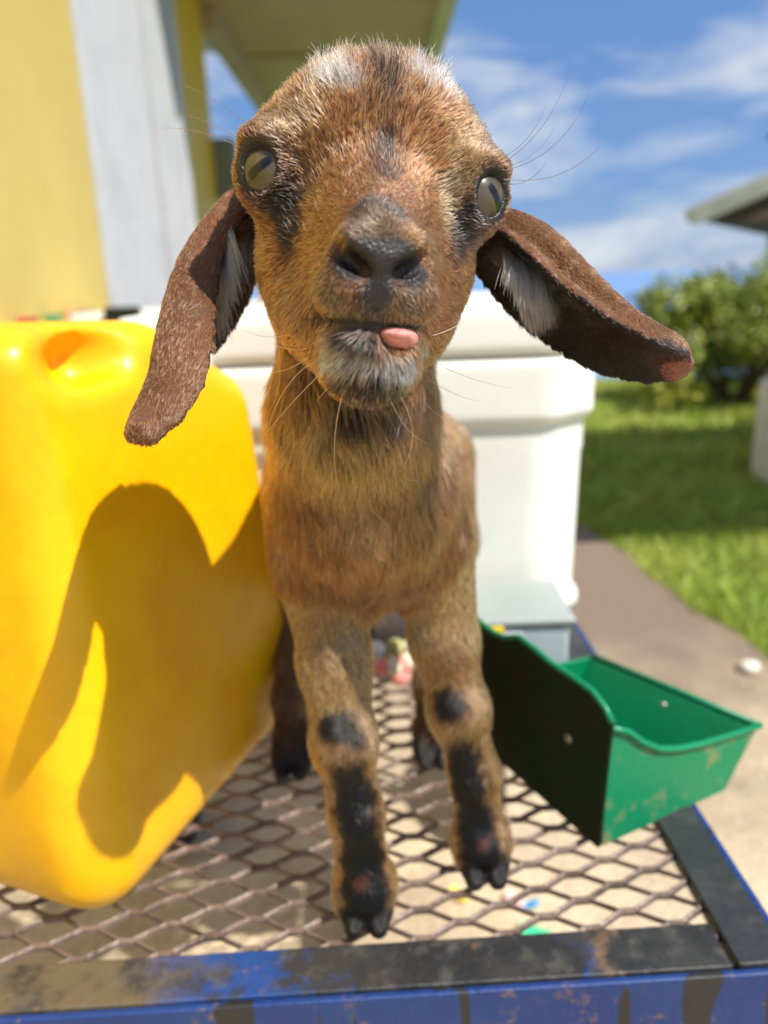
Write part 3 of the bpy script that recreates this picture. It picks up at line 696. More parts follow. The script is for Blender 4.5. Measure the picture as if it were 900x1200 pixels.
bead_string('bead_string', 'string of pink, cream and olive beads lying before the dark bag', (-.030, .612, DECK), (.020, .606, DECK), 14, .0095, ('pink', 'cream', 'olive', 'grey', 'pink', 'white'))
# scraps under the mesh
def scrap(px, py, c, label, w=.02):
    q = onz(px, py, .004); bm = bmesh.new(); a = rng.uniform(0, 3)
    boxv(bm, (q[0], q[1], .008), (w * math.cos(a), w * math.sin(a), .003), (-w * .5 * math.sin(a), w * .5 * math.cos(a), 0), (0, 0, .002))
    bmesh.ops.subdivide_edges(bm, edges=bm.edges[:], cuts=3)
    for v in bm.verts: v.co.z += .004 * math.sin(v.co.x * 180) * math.cos(v.co.y * 150)
    tag(bm_obj('scrap', bm, mat('scrap_' + label.split()[0], c, .5)), label, 'scrap')
scrap(538, 1052, lin(240, 214, 40), 'yellow paper scrap on the ground below the mesh', .012)
scrap(621, 1062, lin(60, 160, 220), 'blue plastic scrap on the ground below the mesh', .011)
scrap(606, 1057, lin(238, 196, 190), 'pink paper scrap touching the blue scrap under the mesh', .016)
scrap(630, 1098, lin(60, 190, 140), 'green plastic scrap on the ground under the front rail', .022)

# ================================================================== the goat kid
MMU = 0.001
eL, eR = at(302, 207, .2705), at(567, 238, .2795)
H0 = (eL + eR) / 2
hx = unit(eR - eL); hy = np.array([0.095, -1.0, 0.03]); hy = unit(hy - hx * (hy @ hx)); hz = -np.cross(hx, hy)
RH = np.stack([hx, hy, hz], 1)               # columns: viewer's right, towards the nose, up
def hp(x, y, z): return H0 + RH @ (np.array([x, y, z]) * MMU)
def R3(*m): return np.array(m) * MMU
G = Field((-0.155, 0.195, DECK - .004), (0.165, 0.70, CAMZ + .115), 0.0015)
BODY, NECK, HEAD, LEG, EARL, EARR, HOOF, EARI, EARM = 1, 2, 3, 4, 5, 6, 7, 8, 9
def rel(x, y, z): return np.array([x, y, CAMZ + z])
# trunk
G.cone(rel(-.019, .43, -.112), rel(-.022, .56, -.12), .041, .045, .02, BODY)
G.ell(rel(-.012, .405, -.112), (.041, .050, .046), None, .028, BODY)
G.ell(rel(-.016, .565, -.12), (.048, .056, .054), None, .03, BODY)
G.cone(rel(-.016, .61, -.095), rel(-.02, .65, -.075), .012, .006, .012, BODY)
# shoulders
G.ell(rel(-.037, .405, -.133), (.021, .036, .048), None, .02, BODY)
G.ell(rel(.017, .412, -.126), (.021, .036, .050), None, .02, BODY)
# neck
G.chain([hp(0, -40, -12), rel(-.013, .352, -.062), rel(-.010, .378, -.105), rel(-.008, .40, -.125)], [.031, .0305, .035, .040], .02, NECK)
# front legs
hoofL, hoofR = onz(430, 1080, DECK), onz(567, 1026, DECK)
lgs = [(hoofL, [rel(-.032, .395, -.150), rel(-.030, .378, -.200), rel(-.026, .362, -.238), (hoofL + [-.004, .014, .060]), (hoofL + [-.001, .010, .024])]),
       (hoofR, [rel(.026, .412, -.150), rel(.032, .402, -.200), rel(.039, .392, -.240), (hoofR + [-.004, .016, .060]), (hoofR + [-.001, .011, .024])])]
for hf, pts in lgs:
    G.chain(pts, [.024, .0180, .0150, .0130, .0140], .009, LEG, .018)
    G.ell(pts[2] + [0, -.004, 0], (.0152, .0160, .018), None, .007, LEG)
    G.ell(pts[4] + [0, -.002, -.006], (.0165, .0165, .017), None, .006, LEG)
# hind legs
hindL, hindR = onz(343, 905, DECK), onz(508, 893, DECK)
hind = [(hindL, [rel(-.036, .565, -.135), rel(-.046, .545, -.19), np.array([hindL[0], .575, DECK + .10]), hindL + [0, .012, .055], hindL + [0, .01, .02]]),
        (hindR, [rel(.030, .565, -.135), rel(.040, .545, -.19), np.array([hindR[0] + .004, .575, DECK + .10]), hindR + [0, .014, .055], hindR + [0, .01, .02]])]
for hf, pts in hind:
    G.chain(pts, [.040, .028, .0145, .0105, .0125], .01, LEG, .025)
# cloven hooves
for hf in (hoofL, hoofR, hindL, hindR):
    for s in (-1, 1):
        G.cone(hf + [s * .0075, -.001, .010], hf + [s * .0065, .012, .022], .0078, .0085, .004, HOOF)
        G.cone(hf + [s * .0065, -.010, .0055], hf + [s * .007, .006, .0065], .0055, .008, .003, HOOF)
# head
G.ell(hp(0, -28, 12), R3(44, 45, 29), RH, .01, HEAD)
G.ell(hp(0, -3, 11), R3(37, 29, 29), RH, .012, HEAD)
for s in (-1, 1):
    G.ell(hp(s * 33, -4, 4), R3(13, 16, 17), RH, .008, HEAD)
    G.ell(hp(s * 20, -6, -24), R3(19.5, 27, 27), RH, .010, HEAD)
G.cone(hp(0, 4, -18), hp(0, 54, -35), .0275, .0165, .009, HEAD)
G.cone(hp(0, 12, -2), hp(0, 57, -22), .0175, .0115, .008, HEAD)
G.cone(hp(0, -6, -38), hp(0, 46, -56), .024, .0142, .009, HEAD)
G.ell(hp(0, 9, -45), R3(30.5, 34, 20), RH, .010, HEAD)
G.ell(hp(0, 64, -26), R3(13.0, 8.5, 9.5), RH, .005, HEAD)
for s in (-1, 1):
    G.ell(hp(s * 7.5, 58.5, -36.5), R3(11, 11.5, 9.5), RH, .005, HEAD)
    G.ell(hp(s * 8.5, 66.6, -25.5), R3(5.5, 5.5, 6), RH, .004, HEAD)
G.ell(hp(0, 54, -56.5), R3(14.5, 12.5, 11), RH, .005, HEAD)
G.ell(hp(-1, 59, -50.5), R3(13, 9.5, 4.5), RH, .003, HEAD)
# horn buds under the poll tufts
for s in (-1, 1): G.ell(hp(s * 19, -32, 33), R3(11, 10, 9), RH, .008, HEAD)
# nostrils, philtrum, mouth
for s in (-1, 1):
    a = math.radians(30) * s
    Rn = RH @ np.array([[math.cos(a), 0, -math.sin(a)], [0, 1, 0], [math.sin(a), 0, math.cos(a)]])
    G.ell(hp(s * 8.6, 72, -29.0), R3(6.8, 7, 2.7), Rn, .0018, 0, True)
    G.ell(hp(s * 12.4, 69, -25.8), R3(2.9, 6.5, 3.5), RH, .0018, 0, True)
G.cone(hp(0, 76, -31), hp(0, 74, -42), .0016, .0016, .0016, 0, True)
for (x0, z0, x1, z1) in ((-19, -42.5, -12, -45), (-12, -45, 0, -45.6), (0, -45.6, 12, -45.4), (12, -45.4, 18, -44.2)):
    for yy in (44, 52, 60, 68, 75):
        sh = (abs(x0) > 13) * -4
        G.cone(hp(x0, yy, z0), hp(x1, yy, z1), .0013, .0013, .001, 0, True)
G.ell(hp(7.2, 69, -49.2), R3(6.2, 6.5, 3.3), RH, .0012, 0, True)
# eye sockets
GAZE = {-1: RH @ unit(np.array([-.46, .885, .06])), 1: RH @ unit(np.array([.54, .84, .05]))}
EYE = {-1: hp(-34.2, 4.6, .3), 1: hp(34.2, 4.6, .3)}
for s in (-1, 1):
    g = GAZE[s]; up = hz - g * (hz @ g); up = unit(up); sd = np.cross(g, up)
    Rg = np.stack([g, sd, up], 1)
    G.ell(EYE[s] + g * .001, R3(13.0, 13.6, 13.2), Rg, .006, HEAD)
    G.ell(EYE[s] + up * .010 + g * .006, R3(7, 11, 5), Rg, .005, HEAD)
    G.ell(EYE[s] + g * .0165 - up * .0006, R3(8.6, 8.2, 9.2), Rg, .0014, 0, True)
# ears
def spline(P, n, *extra):                    # Catmull-Rom through P, widths etc. alongside
    A = np.array([np.r_[p, [e[i] for e in extra]] for i, p in enumerate(P)], float); A = np.vstack([2 * A[0] - A[1], A, 2 * A[-1] - A[-2]])
    out = []
    for t in np.linspace(0, len(P) - 1 - 1e-6, n):
        i = int(t); u = t - i; a, b, c, d = A[i:i + 4]
        out.append(.5 * (2 * b + (c - a) * u + (2 * a - 5 * b + 4 * c - d) * u ** 2 + (3 * b - a - 3 * c + d) * u ** 3))
    out = np.array(out); return [[np.array(o[:3]) for o in out]] + [list(out[:, 3 + k]) for k in range(len(extra))]
EARP_L = [at(276, 238, .310), at(251, 266, .303), at(227, 305, .296), at(212, 350, .288), at(203, 400, .280), at(198, 440, .275), at(182, 480, .270), at(168, 502, .267)]
EARP_R = [at(566, 280, .308), at(605, 300, .306), at(655, 342, .300), at(706, 381, .293), at(752, 408, .287), at(789, 423, .283)]
vL = unit(np.array([-.45, -.85, .25])); vR = unit(np.array([.28, .62, .70])); vI = unit(np.array([-.50, .80, .30]))
pl, wd, th_, cu_ = spline(EARP_L, 16, [.0075, .0088, .0112, .0138, .0152, .0148, .0125, .0085], [.0048, .0040, .0036, .0032, .003, .0028, .0028, .0025], [20, 26, 28, 26, 22, 18, 14, 10])
G.leaf(pl, wd, th_, [vL] * 16, cu_, .004, EARL)
G.cone(at(166, 500, .266), at(178, 514, .265), .0042, .0018, .003, EARL)
pl, wd, th_, cu_ = spline(EARP_R, 14, [.0125, .0170, .0180, .0170, .0145, .0095], [.0055, .0040, .0034, .0032, .0032, .0034], [26, 34, 34, 32, 28, 22])
G.leaf(pl, wd, th_, [vR] * 14, cu_, .004, EARR)
EARP_I = [at(300, 232, .318), at(286, 272, .316), at(270, 320, .311), at(257, 368, .304), at(246, 402, .298)]
pl, wd, th_, cu_ = spline(EARP_I, 9, [.010, .0130, .0120, .0085, .0045], [.004, .003, .0028, .0025, .0022], [10, 12, 12, 10, 10])
G.leaf(pl, wd, th_, [vI] * 9, cu_, .003, EARI)
rimp, rimr = spline([at(584, 262, .303), at(632, 283, .298), at(682, 328, .291), at(728, 370, .284), at(768, 396, .280), at(793, 410, .279)], 16, [.0065, .0062, .0052, .0044, .0042, .0040])
G.chain(rimp, rimr, .003, EARM)
GV, GQ, GL = G.mesh(); del G
GV = relax(GV, GQ, 1, .4)
GN = vnormals(GV, GQ)
gbvh = BVHTree.FromPolygons(GV.tolist(), GQ.tolist())
def hit(px, py):
    d = ray(px, py); d = d / np.linalg.norm(d)
    l, n, i, t = gbvh.ray_cast(Vector(CAM), Vector(d))
    return None if l is None else np.array(l)
def hl(P): return (P - H0) @ RH / MMU        # world -> head-local millimetres

# colour patches: photo pixel, radius (mm), stretch (horizontal, vertical), colour, strength
RUST, TAN, CREAM, DARK, GREY, WHITE, BLK = lin(162, 108, 66), lin(182, 144, 102), lin(216, 182, 138), lin(66, 47, 36), lin(104, 90, 80), lin(228, 222, 212), lin(24, 20, 20)
SPOTS = [
    # forehead and brows
    (340, 140, 9, TAN, .8), (325, 175, 5, GREY, .5), (560, 150, 9, TAN, .8), (545, 185, 8, TAN, .9), (575, 120, 6, TAN, .6),
    (453, 182, 5, DARK, .75), (451, 165, 4, DARK, .5), (450, 200, 4, DARK, .5),
    (420, 175, 6, lin(150, 95, 52), .5), (490, 170, 7, lin(165, 108, 60), .5),
    (530, 225, 6, CREAM, .9), (520, 255, 5, CREAM, .7), (505, 285, 5, lin(200, 150, 95), .6), (375, 235, 6, lin(190, 135, 78), .7),
    # eye surrounds
    (302, 207, 11, DARK, .9), (335, 245, 6, BLK, .8), (342, 262, 5, DARK, .8), (322, 240, 5, DARK, .7), (345, 225, 4, DARK, .5),
    (567, 238, 10, DARK, .9), (545, 265, 6, lin(70, 62, 62), .95), (535, 278, 4, lin(75, 66, 64), .9), (553, 285, 4, lin(120, 100, 80), .6),
    (312, 270, 4, lin(120, 90, 60), .5), (575, 195, 4, DARK, .5),
    # bridge
    (437, 243, 6.5, lin(70, 58, 52), .95), (415, 250, 5, lin(70, 58, 52), .9), (462, 248, 5, lin(70, 58, 52), .9), (438, 268, 7, lin(122, 94, 68), .9), (418, 274, 5, lin(122, 94, 68), .9), (460, 276, 5, lin(122, 94, 68), .9),
    (397, 268, 3, lin(196, 150, 100), .7), (484, 272, 3, lin(196, 150, 100), .7),
    # muzzle
    (380, 330, 5, lin(150, 116, 80), .8), (495, 330, 4, lin(160, 118, 78), .8), (385, 355, 6, lin(130, 104, 78), .9), (480, 352, 5, lin(140, 108, 78), .9),
    (437, 345, 4.5, lin(58, 50, 50), .95), (437, 370, 5, lin(88, 76, 66), .9), (405, 372, 5, lin(150, 122, 92), .7), (470, 374, 5, lin(150, 122, 92), .7),
    # chin
    (405, 402, 4.5, lin(70, 64, 62), 1), (430, 402, 4, lin(70, 64, 62), 1), (385, 398, 3, lin(120, 110, 100), .8),
    (385, 416, 3.4, WHITE, .9), (405, 422, 3.4, WHITE, .9), (430, 422, 3, WHITE, .85), (452, 430, 3.8, WHITE, .9), (475, 428, 4, WHITE, .9), (492, 410, 3.2, WHITE, .9),
    (400, 445, 4, lin(120, 105, 90), .8), (465, 450, 4, lin(170, 160, 150), .8), (430, 455, 5, BLK, .95), (410, 463, 5, lin(45, 32, 24), .9), (455, 466, 5, lin(45, 32, 24), .9), (432, 472, 7, lin(34, 24, 18), .95), (405, 470, 6, lin(40, 28, 20), .9), (460, 470, 6, lin(40, 28, 20), .9), (388, 456, 5, lin(90, 70, 50), .7), (480, 462, 5, lin(60, 44, 32), .8),
    # poll
    (380, 96, 4.5, WHITE, .8), (398, 98, 4.5, WHITE, .85), (414, 104, 3, WHITE, .7), (498, 98, 4, WHITE, .8), (515, 104, 4.5, WHITE, .85), (484, 94, 3, WHITE, .6), (372, 74, 5, RUST, .9), (388, 70, 4, RUST, .8), (540, 98, 5, RUST, .9),
    (453, 88, 5, BLK, .85), (452, 104, 4, DARK, .8), (440, 92, 4, DARK, .6), (466, 92, 4, DARK, .6), (450, 125, 5, DARK, .5),
    # cheeks and jaw
    (318, 330, 8, lin(160, 100, 48), .6), (345, 400, 8, lin(168, 108, 50), .6), (520, 380, 8, lin(164, 108, 62), .6), (545, 320, 7, lin(170, 116, 68), .6),
    # throat and neck
    (400, 520, 24, lin(196, 150, 84), .6), (430, 600, 14, lin(176, 140, 100), .5), (350, 560, 14, lin(110, 74, 36), .5), (440, 560, 14, lin(130, 98, 60), .5), (500, 570, 14, lin(158, 110, 78), .6), (520, 640, 14, lin(150, 100, 68), .6),
    (380, 640, 16, lin(112, 76, 40), .5), (330, 640, 8, lin(200, 160, 120), .5), (490, 690, 12, lin(158, 120, 88), .6), (440, 690, 12, lin(128, 92, 60), .5), (380, 715, 12, lin(150, 110, 74), .5),
    # left foreleg
    (400, 790, 10, lin(205, 155, 100), .85), (375, 770, 5, DARK, .5), (430, 800, 7, lin(205, 155, 100), .8), (402, 850, 7.5, BLK, .97), (388, 842, 5, BLK, .8), (400, 880, 6, lin(216, 168, 112), .9), (435, 870, 6, lin(216, 168, 112), .9), (370, 880, 5, lin(190, 130, 66), .9),
    (408, 912, 6, BLK, .98), (416, 935, 7, BLK, .98), (420, 965, 7, BLK, .95), (424, 1000, 8, lin(44, 38, 38), .97), (428, 1035, 8, BLK, .97), (425, 1070, 12, BLK, .98),
    (378, 960, 5, lin(186, 116, 44), .9), (390, 1010, 4, lin(186, 116, 44), .8), (455, 960, 5, lin(200, 140, 84), .9), (460, 1010, 4, lin(190, 130, 80), .8), (422, 1030, 1.6, lin(190, 110, 70), .7),
    # right foreleg
    (530, 780, 10, lin(160, 106, 62), .6), (527, 820, 7, BLK, .97), (555, 810, 6, lin(210, 160, 104), .9), (535, 850, 6, lin(216, 168, 112), .9), (515, 850, 5, lin(200, 150, 90), .9), (560, 850, 5, lin(200, 150, 90), .9),
    (541, 882, 6, BLK, .98), (545, 905, 6, BLK, .98), (550, 935, 7, lin(40, 36, 38), .98), (558, 970, 8, lin(40, 36, 38), .98), (566, 1005, 10, BLK, .98), (568, 1025, 9, BLK, .98),
    (522, 930, 4, lin(180, 116, 50), .9), (530, 985, 4, lin(170, 106, 44), .8), (578, 920, 4, lin(186, 120, 60), .8), (569, 978, 1.6, lin(190, 110, 80), .7),
]
SP = []
for s in SPOTS:
    q = hit(s[0], s[1])
    if q is not None and q[1] < .62: SP.append((q, s[2] * MMU * (1.3 if s[1] > 740 else 1.1), s[3], s[4]))
def stripe(pl, r, k, a):
    for (x0, y0), (x1, y1) in zip(pl, pl[1:]):
        for t in np.linspace(0, 1, max(2, int(math.hypot(x1 - x0, y1 - y0) / 8))):
            q = hit(x0 + (x1 - x0) * t, y0 + (y1 - y0) * t)
            if q is not None and q[1] < .5: SP.append((q, r * MMU, k, a))
stripe([(406, 900), (416, 940), (424, 1000), (430, 1060), (430, 1090)], 10.5, BLK, .9)
stripe([(541, 872), (546, 910), (556, 960), (566, 1010), (568, 1035)], 10, lin(30, 27, 29), .9)
stripe([(392, 848), (412, 856)], 8, BLK, .9); stripe([(524, 822), (532, 826)], 8, BLK, .9)
stripe([(378, 900), (384, 960), (392, 1020)], 4.5, lin(188, 118, 46), .8); stripe([(450, 900), (458, 960), (464, 1030)], 4.5, lin(200, 140, 84), .7)
SP.append((hit(424, 1028), .003, lin(150, 84, 54), .7)); SP.append((hit(569, 980), .003, lin(160, 92, 66), .7))
stripe([(452, 165), (453, 205)], 4.2, DARK, .8); stripe([(452, 86), (452, 112)], 3.6, DARK, .7)
stripe([(338, 228), (342, 278)], 5.5, lin(36, 26, 22), .85); stripe([(548, 252), (534, 286)], 5.5, lin(62, 55, 56), .9)
stripe([(395, 452), (465, 456)], 5, lin(30, 22, 18), .9); stripe([(400, 468), (462, 470)], 6, lin(36, 25, 18), .9)
NOSE = [(hp(0, 73, -28), 6), (hp(-5, 74, -26), 4.2), (hp(5, 74, -26), 4.2), (hp(-9, 71, -29), 5.5), (hp(9, 71, -29), 5.5), (hp(0, 73, -32), 4.5), (hp(0, 71, -37), 3.2)]
def bareness(P):                             # 1 on naked skin: nose, lip rim, eye rim
    b = np.zeros(len(P))
    for c, r in NOSE:
        b = np.maximum(b, np.clip((1.22 - np.linalg.norm((P - c) * [1, .7, 1.05], axis=1) / (r * MMU)) / .3, 0, 1))
    for s in (-1, 1):
        b = np.maximum(b, np.clip((.0094 - np.linalg.norm(P - EYE[s] - GAZE[s] * .0125, axis=1)) / .001, 0, 1))
    L = hl(P)
    lip = np.exp(-((L[:, 2] + 45.4) / 1.5) ** 2) * (L[:, 1] > 40) * (np.abs(L[:, 0]) < 20)
    b = np.maximum(b, lip)
    tip = EARP_R[-1]
    b = np.maximum(b, np.clip(1.5 - np.linalg.norm(P - tip - np.array([.004, 0, -.001]), axis=1) / .0065, 0, 1) * .8)
    return np.clip(b, 0, 1)
def coat(P, N, lab):                         # root colour at each point
    n1 = vnoise(P, 60, 1)[:, None]; n2 = vnoise(P, 260, 2)[:, None]
    C = RUST * (0.72 + .5 * n1) * (0.85 + .3 * n2)
    neck = ((lab == NECK) | (lab == BODY))[:, None]
    C = np.where(neck, lin(146, 98, 56) * (0.75 + .5 * n1), C)
    C = np.where((lab == LEG)[:, None], lin(222, 168, 110) * (0.75 + .45 * n1), C); hind_shade = ((lab == LEG) & (P[:, 1] > .45))[:, None]; C = np.where(hind_shade, C * np.clip((P[:, 2:3] - DECK - .03) / .1, .12, .75), C)  # hind legs darken downwards: their shade is put into the coat colour
    C = np.where((lab == HOOF)[:, None], BLK * (.8 + .4 * n1), C)
    el, er = (lab == EARL), (lab == EARR)
    C = np.where(el[:, None], lin(144, 92, 56) * (.75 + .5 * n1), C)
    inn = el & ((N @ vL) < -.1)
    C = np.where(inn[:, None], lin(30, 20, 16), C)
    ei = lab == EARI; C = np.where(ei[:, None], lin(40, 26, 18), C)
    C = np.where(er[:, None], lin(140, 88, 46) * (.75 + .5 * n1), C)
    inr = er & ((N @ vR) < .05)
    C = np.where(inr[:, None], lin(30, 18, 12) * (.5 + .8 * n1), C)  # inside of the ear darkened, its shade put into the coat colour
    jit = .62 + .5 * vnoise(P, 420, 5) + .28 * vnoise(P, 170, 15)
    em = lab == EARM; C = np.where(em[:, None], lin(150, 98, 54) * (.75 + .5 * n1), C); head = ~(el | er | ei | em)
    for c, r, k, a in SP:
        w = a * np.clip((1.4 - np.linalg.norm(P - c, axis=1) * jit / r) / .9, 0, 1) * head
        C = C * (1 - w[:, None]) + k * w[:, None]
    def ears(mask, px, py, d, r, k, a):
        nonlocal C
        w = a * np.exp(-(np.linalg.norm(P - at(px, py, d), axis=1) * jit / r) ** 2) * mask
        C = C * (1 - w[:, None]) + k * w[:, None]
    for q in ((612, 295), (618, 318), (628, 340)): ears(er & inr, *q, .306, .008, WHITE * .8, .97)
    for q in ((264, 272), (260, 300), (258, 330), (252, 360), (272, 290)): ears(ei, *q, .316, .0085, lin(225, 205, 175), .97)
    ears(er | em, 797, 425, .282, .007, lin(150, 92, 84), .9); ears(el, 160, 500, .289, .006, lin(60, 42, 36), .6)
    return C
bare = bareness(GV); skin = coat(GV, GN, GL) * .45  # skin darkened so gaps between hairs read as shadow
L = hl(GV)
pink = np.exp(-((L[:, 0] - 0) / 30) ** 2) * 0
nosec = lin(38, 33, 34)
skin = skin * (1 - bare[:, None]) + nosec * bare[:, None] * (.7 + .6 * vnoise(GV, 700, 4)[:, None])
tipm = ((GL == EARR) | (GL == EARM)) & (bare > .2); skin[tipm] = lin(150, 92, 86) * (.7 + .5 * vnoise(GV[tipm], 500, 9)[:, None])
rough = .75 - .47 * bare + .10 * vnoise(GV, 900, 8); rough[GL == HOOF] = .45
kid = empty('goat_kid', (0.01, .45, DECK), 'brown goat kid with long drooping ears standing on the mesh cart deck', 'goat')
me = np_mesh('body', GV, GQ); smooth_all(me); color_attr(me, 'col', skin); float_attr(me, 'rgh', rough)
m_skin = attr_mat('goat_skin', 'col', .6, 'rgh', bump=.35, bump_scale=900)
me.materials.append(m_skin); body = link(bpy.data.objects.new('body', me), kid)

# ---- eyes
PUP = {-1: RH @ unit(np.array([-.40, .915, .02])), 1: RH @ unit(np.array([.62, .78, -.02]))}
def eyeball(s):
    n, mrow = 96, 64; g = PUP[s]
    ax = unit(hx - g * (hx @ g)) if True else None
    up = np.cross(ax, g); up = up if up[2] > 0 else -up
    tilt = math.radians(-38 if s < 0 else 48)        # slant of the slit pupil
    V, C, F = [], [], []
    for i in range(mrow + 1):
        th = math.pi * i / mrow
        for j in range(n):
            ph = 2 * math.pi * j / n
            d = math.cos(th); a, b = math.sin(th) * math.cos(ph), math.sin(th) * math.sin(ph)
            bulge = 1 + .05 * math.exp(-(th / .55) ** 2)
            V.append(EYE[s] + .0123 * bulge * (d * g + a * ax + b * up))
            u, w = a * math.cos(tilt) - b * math.sin(tilt), a * math.sin(tilt) + b * math.cos(tilt)
            r = math.hypot(a, b) if d > 0 else 1.5
            iris = lin(92, 77, 54) if s < 0 else lin(90, 80, 68)
            st = .9 + .07 * math.sin(ph * 31 + 3 * math.sin(ph * 7)) + .05 * math.sin(ph * 67)
            c = iris * st * (1.1 - .5 * r * r)
            c = c * (1 - .35 * min(1, max(0, (b - .15) / .4)))  # upper iris darkened: the lid's shadow painted in
            if r > .80: t = min(1, (r - .80) / .1); c = c * (1 - t) + lin(34, 24, 18) * t
            pu = (u / .40) ** 4 + (w / .12) ** 4
            if d > 0:
                t = min(1, max(0, (pu - .8) / .5)); c = lin(8, 10, 14) * (1 - t) + c * t
            C.append(c)
    for i in range(mrow):
        for j in range(n):
            F.append((i * n + j, i * n + (j + 1) % n, (i + 1) * n + (j + 1) % n, (i + 1) * n + j))
    m2 = np_mesh('eye', np.array(V), np.array(F)); smooth_all(m2); color_attr(m2, 'col', np.array(C))
    m2.materials.append(m_eye); link(bpy.data.objects.new('eye', m2), kid)
m_eye = attr_mat('eye_surface', 'col', .25, Coat_Weight=.45, Coat_Roughness=.05, Coat_IOR=1.4)
for s in (-1, 1): eyeball(s)
# ---- tongue tip
T = Field(hp(0, 50, -60) - .03, hp(0, 50, -60) + .04, .0008)
T.ell(hp(6.5, 58, -47.6), R3(6.6, 12, 2.6), RH, .002, 1); T.ell(hp(7.2, 61.6, -49.0), R3(6.2, 5.0, 3.4), RH, .002, 1)
TV, TQ, _ = T.mesh(); tm = np_mesh('tongue', TV, TQ); smooth_all(tm)
tm.materials.append(mat('tongue_flesh', lin(222, 156, 148), .5, noise=(lin(196, 120, 114), 300, .4, .7), bump=.15, bump_scale=1500, Subsurface_Weight=.2, Subsurface_Radius=(.004, .0015, .001)))
link(bpy.data.objects.new('tongue', tm), kid)

# ---- fur
m_hair = bpy.data.materials.new('goat_fur'); m_hair.use_nodes = True
hn, hlk = m_hair.node_tree.nodes, m_hair.node_tree.links
hn.remove(hn['Principled BSDF'])
hb = hn.new('ShaderNodeBsdfHairPrincipled'); hb.model = 'CHIANG'; hb.parametrization = 'COLOR'
hb.inputs['Roughness'].default_value = .28; hb.inputs['Radial Roughness'].default_value = .55
hb.inputs['Random Roughness'].default_value = .2; hb.inputs['Coat'].default_value = .1
ha = hn.new('ShaderNodeAttribute'); ha.attribute_name = 'hcol'
hlk.new(ha.outputs['Color'], hb.inputs['Color']); hlk.new(hb.outputs[0], hn['Material Output'].inputs['Surface'])
def hair_obj(name, PTS, RAD, COL, parent, m):
    n, k = PTS.shape[:2]
    hc = bpy.data.hair_curves.new(name); hc.add_curves([k] * n)
    hc.attributes['position'].data.foreach_set('vector', PTS.astype(np.float32).ravel())
    ra = hc.attributes.get('radius') or hc.attributes.new('radius', 'FLOAT', 'POINT')
    ra.data.foreach_set('value', RAD.astype(np.float32).ravel())
    ca = hc.attributes.new('hcol', 'FLOAT_COLOR', 'POINT')
    ca.data.foreach_set('color', np.concatenate([COL, np.ones((n, k, 1))], 2).astype(np.float32).ravel())
    hc.materials.append(m)
    return link(bpy.data.objects.new(name, hc), parent)
TRI = np.concatenate([GQ[:, [0, 1, 2]], GQ[:, [0, 2, 3]]])
TA = np.linalg.norm(np.cross(GV[TRI[:, 1]] - GV[TRI[:, 0]], GV[TRI[:, 2]] - GV[TRI[:, 0]]), axis=1) / 2 * 1e6   # mm2
tl = GL[TRI[:, 0]]; tcen = GV[TRI].mean(1); tn = unit(GN[TRI[:, 0]])
back = np.clip((tcen[:, 1] - .42) / .06, 0, 1)
dens = np.select([tl == HEAD, (tl == EARL) | (tl == EARR) | (tl == EARI) | (tl == EARM), tl == LEG, tl == HOOF], [3.8, 3.4, 2.4, 0.0], 1.6) * (1 - .75 * back)
away = ((tcen - CAM) * tn).sum(1) > .2 * np.linalg.norm(tcen - CAM, axis=1)
dens = dens * np.where(away, .45, 1.0)
dens *= 1 - np.clip(bare[TRI].mean(1) * 1.25, 0, 1)
cnt = rng.poisson(TA * dens)
ti = np.repeat(np.arange(len(TRI)), cnt); nh = len(ti)
b1, b2 = rng.random(nh), rng.random(nh); fl = b1 + b2 > 1; b1[fl] = 1 - b1[fl]; b2[fl] = 1 - b2[fl]
V0, V1, V2 = (GV[TRI[ti, i]] for i in range(3)); N0, N1, N2 = (GN[TRI[ti, i]] for i in range(3))
Pr = V0 + b1[:, None] * (V1 - V0) + b2[:, None] * (V2 - V0)
Nr = unit(N0 + b1[:, None] * (N1 - N0) + b2[:, None] * (N2 - N0)); Lr = tl[ti]
Lh = hl(Pr)
# flow field
flow = np.tile([0.0, .10, -1.0], (nh, 1))                       # body, neck, legs: down
hd = Lr == HEAD
wl_ = np.stack([Lh[:, 0] * .8, -np.maximum(8, 14 - 0 * Lh[:, 0]), (Lh[:, 2] + 16)], 1)   # away from the nose
low = np.clip((-Lh[:, 2] - 34) / 12, 0, 1)[:, None]
wl_ = wl_ * (1 - low) + low * np.stack([Lh[:, 0] * .9, -6 + 0 * Lh[:, 0], -16 + 0 * Lh[:, 0]], 1)
flow[hd] = unit(wl_[hd] @ RH.T)
eld = unit(EARP_L[-1] - EARP_L[0]); erd = unit(EARP_R[-1] - EARP_R[0])
flow[Lr == EARL] = eld; flow[Lr == EARI] = unit(np.array([-.15, -.3, -1.0])); flow[(Lr == EARR) | (Lr == EARM)] = erd
w3 = np.stack([vnoise(Pr, 110, 21), vnoise(Pr, 110, 22), vnoise(Pr, 110, 23)], 1) - .5
flow = flow + w3 * 1.0 + (np.stack([vnoise(Pr, 420, 41), vnoise(Pr, 420, 42), vnoise(Pr, 420, 43)], 1) - .5) * .9 + rng.normal(0, .16, (nh, 3))
tang = unit(flow - Nr * (flow * Nr).sum(1)[:, None])
length = np.select([hd, (Lr == EARL) | (Lr == EARR) | (Lr == EARI) | (Lr == EARM), Lr == LEG, Lr == NECK], [4.2, 2.1, 5.6, 16.0], 10.0)
lift = np.select([hd, (Lr == EARL) | (Lr == EARR) | (Lr == EARI) | (Lr == EARM), Lr == LEG], [.42, .16, .28], .34)
topw = np.clip((Lh[:, 2] - 16) / 25, 0, 1) * hd; length = length + 2.5 * topw; lift = lift + .18 * topw
